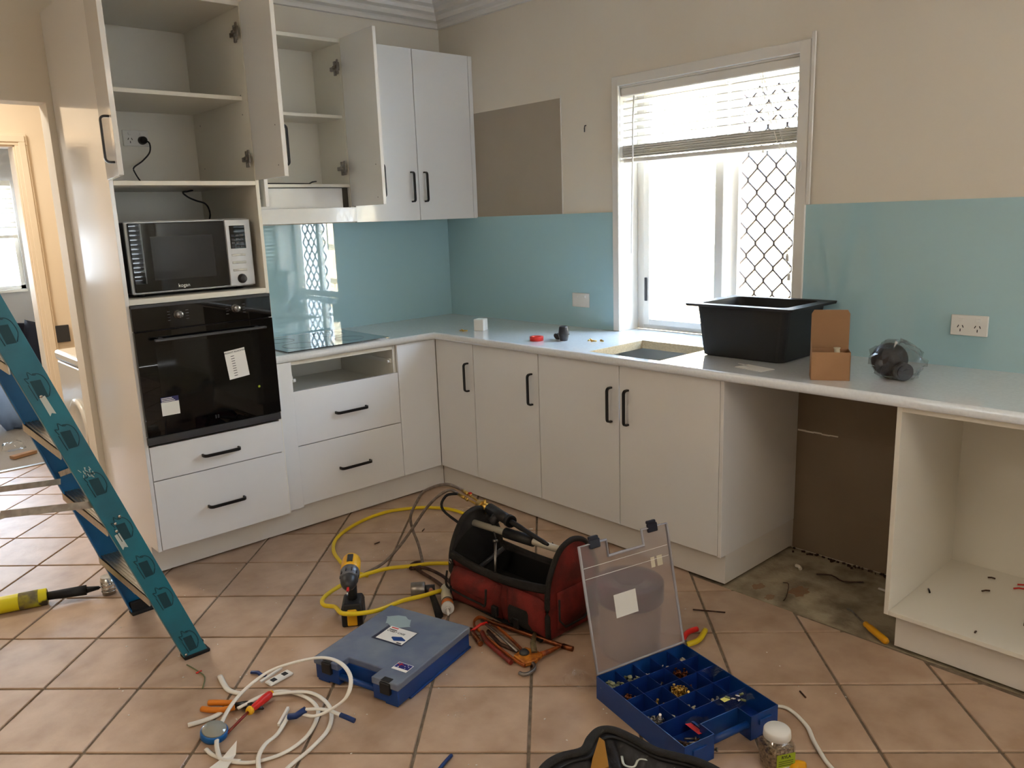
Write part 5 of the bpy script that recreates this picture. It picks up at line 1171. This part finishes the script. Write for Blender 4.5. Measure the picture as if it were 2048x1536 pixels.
q = MB(); q.lathe([(0, .116), (.033, .116), (.036, .112), (.037, .094), (.035, .093)], (-1.374, -3.104, 0), n=32); q.build('screw_lid', white_m, jr)
Tj = JR @ frame((0, -.0422, .040), (1, 0, 0), (0, 0, 1))
q = MB(); q.prism([(-.026, -.030), (.030, -.030), (.030, .026), (-.026, .026)], 0, .0005, Tj); jl = q.build('label', lime_m, jr)
text('lettering', 'RYLA', .012, Tj @ Matrix.Translation((.002, .017, .0008)), ink_m, jl, bold=.0004)
q = MB(); q.prism([(-.018, -.028), (.022, -.028), (.022, -.014), (-.018, -.014)], .0005, .0007, Tj); bcd = q.build('barcode_patch', paper_m, jl)
q = MB()
for k in range(9): q.prism([(-.016+k*.004, -.026), (-.0145+k*.004, -.026), (-.0145+k*.004, -.016), (-.016+k*.004, -.016)], .0007, .0009, Tj)
q.build('barcode', ink_m, jl)
for k in range(3):
    q = MB(); q.prism([(-.020, .004-k*.006), (.024, .004-k*.006), (.024, .0055-k*.006), (-.020, .0055-k*.006)], .0005, .0007, Tj); q.build('print_line', ink_m, jl)
q = MB(); q.tube(spline([(-1.395, -3.170, .012), (-1.365, -3.152, .022), (-1.335, -3.165, .012)], 4), .012, 8)
tag(q.build('yellow_tool_tip', yscr_m), 'yellow handle end just in front of the clear jar', 'tool')
# white cable behind the jar
q = MB(); q.tube(spline([(-1.20, -2.92, .006), (-1.132, -2.975, .006), (-1.127, -3.016, .006), (-1.163, -3.084, .006), (-1.213, -3.131, .006), (-1.265, -3.19, .006), (-1.31, -3.25, .006), (-1.40, -3.30, .006)], 6), .0055, 8, w=1.2, h=.8)
tag(q.build('white_cable', cable_m), 'white cable curving round the clear jar', 'cable')
# plastic bags
rnd = random.Random(21)
def crumple(cx, cy, r, h, seed, n=12):
    rd = random.Random(seed); q = MB(); vals = {}
    def f(u, v):
        k = (round(u*n) % n, round(v*6)); 
        if k not in vals: vals[k] = (rd.uniform(.6, 1.25), rd.uniform(0, 1))
        a = u*2*math.pi; rr_ = r*(1-v)*vals[k][0]; return Vector((cx+rr_*math.cos(a), cy+rr_*math.sin(a), .002+h*vals[k][1]*(.2+v*.8)))
    q.grid(f, n, 7, closed_u=True, smooth=False); return q
tag(crumple(-1.455, -2.45, .065, .05, 2).build('crumpled_plastic', clear_m), 'crumpled clear plastic beside the standing frosted lid', 'plastic')
tag(crumple(-1.85, -2.30, .018, .006, 6).build('crumpled_plastic', clear_m), 'thin scrap of clear plastic in front of the closed case', 'plastic')
# yellow handled screwdriver / scraper in gap
ys = thing('yellow_screwdriver', 'yellow-handled screwdriver beside the open cabinet kickboard', 'screwdriver', (-.52, -3.04, 0))
h0, h1 = Vector((-.475, -2.945, .013)), Vector((-.565, -3.075, .016)); d = (h1-h0).normalized()
ax = Matrix((d.cross(Vector((0, 0, 1))), Vector((0, 0, 1)), d)).transposed()
q = MB(); q.lathe([(0, 0), (.008, .001), (.011, .006), (.010, .02), (.013, .04), (.0125, .10), (.013, .125), (.010, .135), (0, .137)], h0, ax, n=12); q.build('handle', yscr_m, ys)
q = MB(); q.tube([h0, h0-d*.035, (-.405, -2.865, .006), (-.398, -2.845, .004)], .0035, 8); q.build('shaft', steel_m, ys)
# debris in the gap
def piece(name, label, cat, pts, r, mat, flat=1.0):
    q = MB(); q.tube(spline(pts, 3), r, 6, h=flat); return tag(q.build(name, mat), label, cat)
piece('dark_offcut', 'dark stringy offcut on the concrete of the empty gap', 'offcut', [(-.20, -2.62, .004), (-.17, -2.67, .006), (-.19, -2.73, .005), (-.14, -2.79, .004)], .004, rustb_m, .6)
piece('white_plaster_strip', 'white plaster strip at the wall in the empty gap', 'debris', [(-.16, -2.86, .008), (-.165, -2.93, .008), (-.19, -3.02, .008)], .008, trim_m, .5)
piece('rusty_wire', 'thin rusty wire standing up from the concrete gap', 'wire', [(-.36, -2.56, .003), (-.39, -2.60, .02), (-.46, -2.63, .004), (-.50, -2.64, .003)], .0018, rustb_m)
piece('plaster_crumb', 'small plaster crumb on the concrete near the cabinet end', 'debris', [(-.18, -2.52, .004), (-.19, -2.54, .008), (-.20, -2.55, .004)], .008, wall_m)
q = MB()
rnd = random.Random(31)
for k in range(60):
    y = rnd.uniform(-3.05, -2.41); x = -.012-abs(rnd.gauss(0, .012)); q.obox((x, y, .001), (rnd.uniform(.003, .012), rnd.uniform(.004, .016), .006), rot3('Z', rnd.uniform(0, 3)))
tag(q.build('rubble_line', rustb_m), 'dark rubble along the wall foot in the empty gap', 'debris', kind='stuff')
# scraps in the open cabinet
for (x, y, a, l, m_, lab) in ((-.37, -3.12, .5, .03, blk_m, 'black wire scrap near the left side of the open cabinet'), (-.215, -3.262, 2.4, .028, rustb_m, 'brown wire scrap in the middle of the open cabinet floor'),
                          (-.10, -3.245, 1.9, .024, rustb_m, 'brown wire scrap nearest the back of the open cabinet'), (-.098, -3.315, -1.2, .042, redp_m, 'long red wire scrap on the open cabinet floor'),
                          (-.14, -3.315, -.9, .034, redp_m, 'short red wire scrap on the open cabinet floor'), (-.555, -3.325, 0, .012, rustb_m, 'tiny dark crumb at the front edge of the open cabinet'), (-.40, -3.42, .2, .07, rustb_m, 'brown offcut at the right of the open cabinet floor')):
    p = Vector((x, y, .156)); d = Vector((math.cos(a), math.sin(a), 0)); q = MB(); q.tube([p, p+d*l*.5+Vector((0, 0, .002)), p+d*l], .003, 6); tag(q.build('wire_scrap', m_), lab, 'scrap')
# scraps on tiles
for (x, y, a, l, m_, lab, nm) in ((-1.05, -1.02, .6, .03, rustb_m, 'dark wire scrap under the grey hoses', 'wire_scrap'), (-1.30, -.98, .1, .03, rustb_m, 'dark wire scrap inside the yellow hose loop', 'wire_scrap'), (-.74, -1.62, .9, .04, rustb_m, 'brown scrap by the sink cabinet kickboard', 'wire_scrap'), (-.66, -1.40, 2.4, .02, white_m, 'pale crumb by the sink cabinet kickboard', 'debris'),
                          (-2.342, -1.474, .1, .02, redp_m, 'tiny red wire scrap near the ladder foot', 'wire_scrap'), (-1.16, -3.02+.05, 0, .0, rustb_m, '', ''), (-.80, -2.43, -1.0, .12, rustb_m, 'thin brown strip on the grout by the cabinet end', 'strip'), (-1.03, -3.01, 1, .035, rustb_m, 'dark scrap on the tile right of the open case', 'wire_scrap'), (-1.44, -3.10, .9, .02, brass_m, 'single brass screw on the tile left of the clear jar', 'screw')):
    if not lab: continue
    p = Vector((x, y, .0035)); d = Vector((math.cos(a), math.sin(a), 0)); q = MB(); q.tube([p, p+d*l*.5, p+d*l], .0028, 6); tag(q.build(nm if nm != 'screw' else 'brass_screw', m_), lab, 'scrap' if nm != 'screw' else 'screw')
q = MB(); rnd = random.Random(77)
for k in range(150):
    x, y = rnd.uniform(-2.6, -.7), rnd.uniform(-3.2, -.7)
    q.obox((x, y, .0008), (rnd.uniform(.002, .006), rnd.uniform(.002, .006), .0016), rot3('Z', rnd.uniform(0, 3)))
tag(q.build('plaster_dust_crumbs', trim_m), 'tiny white plaster crumbs scattered over the tiles', 'debris', kind='stuff')

# ---- left foreground: cable coil and hand tools
def cable(name, label, pts, r=.0052, mat=cable_m, w=1.35, h=.75, k=7):
    q = MB(); q.tube(spline(pts, k), r, 8, w=w, h=h); return tag(q.build(name, mat), label, 'cable')
C1 = [(-2.43, -2.03, .006), (-2.464, -1.994, .010), (-2.467, -1.969, .012), (-2.444, -1.899, .014), (-2.39, -1.82, .020), (-2.307, -1.751, .030), (-2.205, -1.733, .055), (-2.135, -1.787, .085), (-2.078, -1.883, .12), (-2.063, -1.98, .135), (-2.072, -2.054, .12), (-2.108, -2.084, .085), (-2.15, -2.052, .045), (-2.19, -2.024, .030), (-2.204, -1.973, .020)]
cb1 = cable('white_cable', 'white flat cable forming the large outer coil beside the closed case', C1)
C2 = [(-2.325, -1.785, .010), (-2.243, -1.775, .010), (-2.184, -1.800, .010), (-2.148, -1.879, .010), (-2.145, -1.95, .008), (-2.169, -2.002, .006), (-2.238, -2.064, .006), (-2.32, -2.086, .006), (-2.399, -2.065, .006), (-2.448, -2.014, .005), (-2.475, -1.948, .006), (-2.48, -1.905, .006)]
cable('white_cable', 'white flat cable forming the inner loop of the coil', C2)
C3 = [(-2.335, -1.80, .02), (-2.263, -1.797, .020), (-2.204, -1.82, .020), (-2.130, -1.889, .020), (-2.118, -1.987, .010), (-2.170, -2.075, .006), (-2.259, -2.125, .006), (-2.336, -2.15, .006), (-2.40, -2.18, .006)]
cable('white_cable', 'white flat cable crossing the tiles toward the lower edge', C3)
q = MB(); q.tube(spline([(-2.234, -1.94, .012), (-2.296, -1.99, .006), (-2.352, -2.029, .020), (-2.393, -2.069, .018), (-2.415, -2.122, .006)], 5), .0052, 8, w=1.35, h=.75)
cx = thing('taped_cable_end', 'white cable end bound with blue tape at the coil centre', 'cable', (-2.23, -1.95, 0))
q.build('cable', cable_m, cx)
q = MB(); q.tube([(-2.238, -1.948, .014), (-2.222, -1.966, .018), (-2.195, -1.98, .034)], .0095, 8, w=1.2); q.build('blue_tape_wrap', blue_tape_m, cx)
q = MB(); q.tube(spline([(-2.195, -1.98, .034), (-2.167, -2.009, .036), (-2.146, -2.044, .036), (-2.13, -2.084, .032)], 5), .0052, 8, w=1.35, h=.75); q.build('cable_tail', cable_m, cx)
q = MB(); q.tube([(-2.131, -2.08, .032), (-2.123, -2.10, .030), (-2.112, -2.128, .026)], .0075, 8, w=1.1); q.build('blue_tip', blue_tape_m, cx)
q = MB(); q.obox((-2.243, -1.923, .006), (.009, .088, .010), rot3('Z', R(-46))); tag(q.build('white_clip_strip', white_m, bevel=.001), 'short white plastic strip inside the cable coil', 'strip')
cable('cable_offcut', 'short curved white cable piece above the orange cutters', [(-2.292, -1.555, .006), (-2.303, -1.615, .006), (-2.305, -1.665, .006), (-2.285, -1.71, .006)], .007, k=4)
cable('cable_offcut', 'white cable piece pointing left below the orange cutters', [(-2.475, -1.752, .006), (-2.425, -1.765, .006), (-2.385, -1.765, .006), (-2.362, -1.75, .006)], .0075, k=4)
sc_ = thing('side_cutters', 'orange-handled side cutters lying by the cable coil', 'pliers', (-2.36, -1.74, 0))
q = MB(); q.tube(spline([(-2.385, -1.690, .011), (-2.37, -1.705, .012), (-2.345, -1.735, .013), (-2.322, -1.755, .012)], 4), .0095, 8, radii=None); q.build('handle', orange_m, sc_)
q = MB(); q.tube(spline([(-2.413, -1.706, .011), (-2.395, -1.735, .012), (-2.365, -1.765, .013), (-2.335, -1.775, .012)], 4), .0095, 8); q.build('handle', orange_m, sc_)
q = MB(); q.tube([(-2.332, -1.765, .012), (-2.305, -1.79, .014), (-2.285, -1.82, .012), (-2.272, -1.845, .009)], .011, 8, radii=[.011, .015, .013, .004], h=.7); q.build('cutting_head', blk_m, sc_)
sd = thing('red_screwdriver', 'red-handled insulated screwdriver lying across the cable coil', 'screwdriver', (-2.32, -1.85, 0))
a0, a1 = Vector((-2.222, -1.800, .020)), Vector((-2.322, -1.846, .022)); d = (a1-a0).normalized(); ax = Matrix((d.cross(Vector((0, 0, 1))).normalized(), d.cross(d.cross(Vector((0, 0, 1)))).normalized()*-1, d)).transposed()
Lh = (a1-a0).length
q = MB(); q.lathe([(0, 0), (.008, .001), (.0125, .008), (.0135, .03), (.012, .06), (.011, .08), (.009, .092), (.0095, Lh-.012), (0, Lh-.012)], a0, ax, n=14); q.build('handle', redp_m, sd)
q = MB(); q.lathe([(.0, 0), (.0135, .0), (.014, .006), (.011, .013), (0, .013)], a1-d*.014, ax, n=14); q.lathe([(0, -.002), (.009, -.001), (.010, .006), (.006, .008)], a0-d*.002, ax, n=12); q.build('yellow_collar', dyel_m, sd)
q = MB(); q.cyl(a1, (-2.418, -1.886, .006), .0042, n=10); q.build('insulated_shaft', redw_m, sd)
tm = thing('tape_measure', 'blue and clear round tape reel left of the cable coil', 'tape', (-2.44, -1.86, 0))
Rt = rot3('Z', R(20)) @ rot3('X', R(12))
q = MB(); q.lathe([(0, 0), (.036, 0), (.040, .004), (.040, .02), (.036, .024)], (-2.437, -1.858, .004), Rt, n=28); q.build('case', tapec_m, tm)
q = MB(); q.lathe([(.036, .024), (.034, .028), (0, .029)], (-2.437, -1.858, .004), Rt, n=28); q.build('clear_face', pm('smoky_clear', (150, 150, 140), .15, coat=.5), tm)
# terminal label block
tl = thing('light_switch_plate', 'white two-gang plate with dark squares lying on the tiles', 'switch plate', (-2.15, -1.70, 0))
ang = math.atan2(.02, .09)
Tq = frame((-2.150, -1.7115, .0), (.93, .36, 0), (-.36, .93, 0))
Tq = frame((-2.152, -1.712, .0), (.94, .02+.0, 0), (-.02, .94, 0)) @ Matrix.Rotation(R(8), 4, 'Z')
q = MB(); q.prism([(-.046, -.018), (.046, -.018), (.046, .018), (-.046, .018)], 0, .009, Tq); q.build('plate', white_m, tl, bevel=.003)
for x in (-.022, .022):
    q = MB(); q.prism([(x-.009, -.010), (x+.009, -.010), (x+.009, .010), (x-.009, .010)], .009, .0096, Tq); q.build('dark_square', ink_m, tl)
q = MB(); q.prism([(-.05, .03), (.045, .045), (.044, .052), (-.05, .040)], .0, .006, Tq); tag(q.build('white_trim_strip', white_m), 'thin white strip lying behind the two-gang plate', 'strip')
q = MB(); q.tube([(-2.205, -1.612, .006), (-2.192, -1.635, .010), (-2.19, -1.655, .008), (-2.178, -1.668, .006)], .007, 6, h=.8); tag(q.build('blue_tape_scrap', blue_tape_m), 'crumpled blue tape scrap behind the white strips', 'scrap')
piece('green_offcut', 'thin curved olive offcut near the ladder foot', 'offcut', [(-2.344, -1.395, .003), (-2.333, -1.459, .003), (-2.330, -1.52, .003), (-2.362, -1.581, .003)], .0022, green_m)
piece('blue_wire_end', 'dark blue wire end at the lower edge of the floor', 'wire', [(-1.985, -2.44, .006), (-2.02, -2.452, .006), (-2.06, -2.468, .006)], .0055, blue_tape_m)
q = MB(); q._add([(-2.412, -1.972, .034), (-2.43, -2.0, .012), (-2.50, -2.06, .004), (-2.53, -2.0, .004), (-2.47, -1.99, .012)], [(0, 1, 4), (1, 2, 3, 4)])
tag(q.build('torn_paper', paper_m, solid=.0008), 'torn white paper scrap at the bottom of the cable coil', 'paper')

# black bag at bottom
bg_ = thing('black_tool_bag', 'black zip-up canvas tool bag at the bottom edge', 'tool bag', (-1.72, -3.0, 0))
def BG(u, v):
    return 0
rim_pts = [(-2.06, -2.86, .15), (-2.016, -2.829, .152), (-1.965, -2.808, .155), (-1.916, -2.812, .158), (-1.860, -2.838, .16), (-1.817, -2.825, .165), (-1.777, -2.822, .168), (-1.750, -2.845, .166), (-1.738, -2.903, .162), (-1.733, -2.965, .16), (-1.714, -3.015, .16), (-1.695, -3.061, .16), (-1.688, -3.116, .16), (-1.70, -3.22, .16), (-1.80, -3.32, .16), (-1.96, -3.28, .155), (-2.07, -3.08, .15)]
rs = spline(rim_pts, 5, closed=True); cen = Vector((-1.87, -3.06, 0))
n = len(rs)
rows_ = []
for k, (s_, zf) in enumerate(((.80, 0), (.97, .06), (1.03, .45), (1.02, .8), (1.0, 1.0))):
    rows_.append([Vector((cen.x+(p.x-cen.x)*s_, cen.y+(p.y-cen.y)*s_, max(.003, p.z*zf))) for p in rs])
q = MB(); q._add([p for r_ in rows_ for p in r_], [(k*n+i, k*n+(i+1) % n, (k+1)*n+(i+1) % n, (k+1)*n+i) for k in range(len(rows_)-1) for i in range(n)]+[tuple(range(n-1, -1, -1))], True); q.build('bag_body', cloth_m, bg_)
q = MB(); rows_ = []
for k, (s_, dz) in enumerate(((1.0, 0), (.94, -.004), (.80, -.022), (.6, -.04), (.35, -.05), (.02, -.05))):
    rows_.append([Vector((cen.x+(p.x-cen.x)*s_, cen.y+(p.y-cen.y)*s_, p.z+dz+.010*math.sin(i*.9+k*2)*(k > 1))) for i, p in enumerate(rs)])
q._add([p for r_ in rows_ for p in r_], [(k*n+i, (k+1)*n+i, (k+1)*n+(i+1) % n, k*n+(i+1) % n) for k in range(len(rows_)-1) for i in range(n)]+[tuple(range((len(rows_)-1)*n, len(rows_)*n))], True); q.build('top_cover', pm('black_sheen', (30, 30, 34), .38, col2=(44, 44, 48), scale=14, bump=.5, bscale=30), bg_)
q = MB(); q.tube([p+Vector((0, 0, .004)) for p in rs], .009, 8, closed=True, w=1.5, h=.8); q.build('zip_edge', bagb_m, bg_)
q = MB(); q.tube([Vector((cen.x+(p.x-cen.x)*.90, cen.y+(p.y-cen.y)*.90, p.z-.002)) for p in rs], .004, 6, closed=True); q.build('zip', rubber_m, bg_)
q = MB(); vs = [(-1.90, -2.895, .150), (-1.862, -2.870, .158), (-1.800, -2.838, .170), (-1.800, -2.856, .168), (-1.852, -2.915, .153)]
q._add(vs, [(0, 1, 2, 3, 4)]); q.build('tan_panel', tan_m, bg_, solid=.004)
q = MB(); q.tube(spline([(-1.790, -2.905, .146), (-1.805, -2.925, .140), (-1.790, -2.945, .137), (-1.765, -2.940, .142), (-1.750, -2.960, .142)], 4), .0035, 5, h=.4); q.build('paint_smear', paint_m, bg_)

# gas cylinder torch at left
gc = thing('yellow_gas_torch', 'yellow hand torch cylinder with black neck and chrome head by the ladder', 'torch', (-2.7, -.5, 0))
g0, g1, g2, g3 = Vector((-2.86, -.405, .034)), Vector((-2.575, -.495, .034)), Vector((-2.44, -.545, .030)), Vector((-2.395, -.562, .030))
q = MB(); q.cyl(g0, g1, .034, n=24); q.build('cylinder', yelt_m, gc, bevel=.003)
q = MB(); q.cyl(g1-(g1-g0).normalized()*.10, g1-(g1-g0).normalized()*.03, .0345, n=24); q.build('worn_label', pm('worn_grey_label', (110, 100, 70), .7, col2=(180, 170, 40), scale=20), gc)
q = MB(); q.cyl(g1, g2, .017, .021, n=14); q.cyl(g2, g3, .014, .007, n=12); q.build('neck', rubber_m, gc)
q = MB(); q.cyl(g3, (-2.36, -.575, .035), .004, n=10); q.cyl((-2.365, -.585, .003), (-2.365, -.585, .080), .027, n=20)
for z in (.015, .03, .045, .058): q.cyl((-2.365, -.585, z), (-2.365, -.585, z+.004), .0295, n=20)
q.build('chrome_head', chrome_m, gc)
q = MB(); q.cyl((-2.34, -.578, .055), (-2.27, -.60, .055), .006, n=10); q.build('outlet_pipe', chrome_m, gc)
print('tiles', nt_)
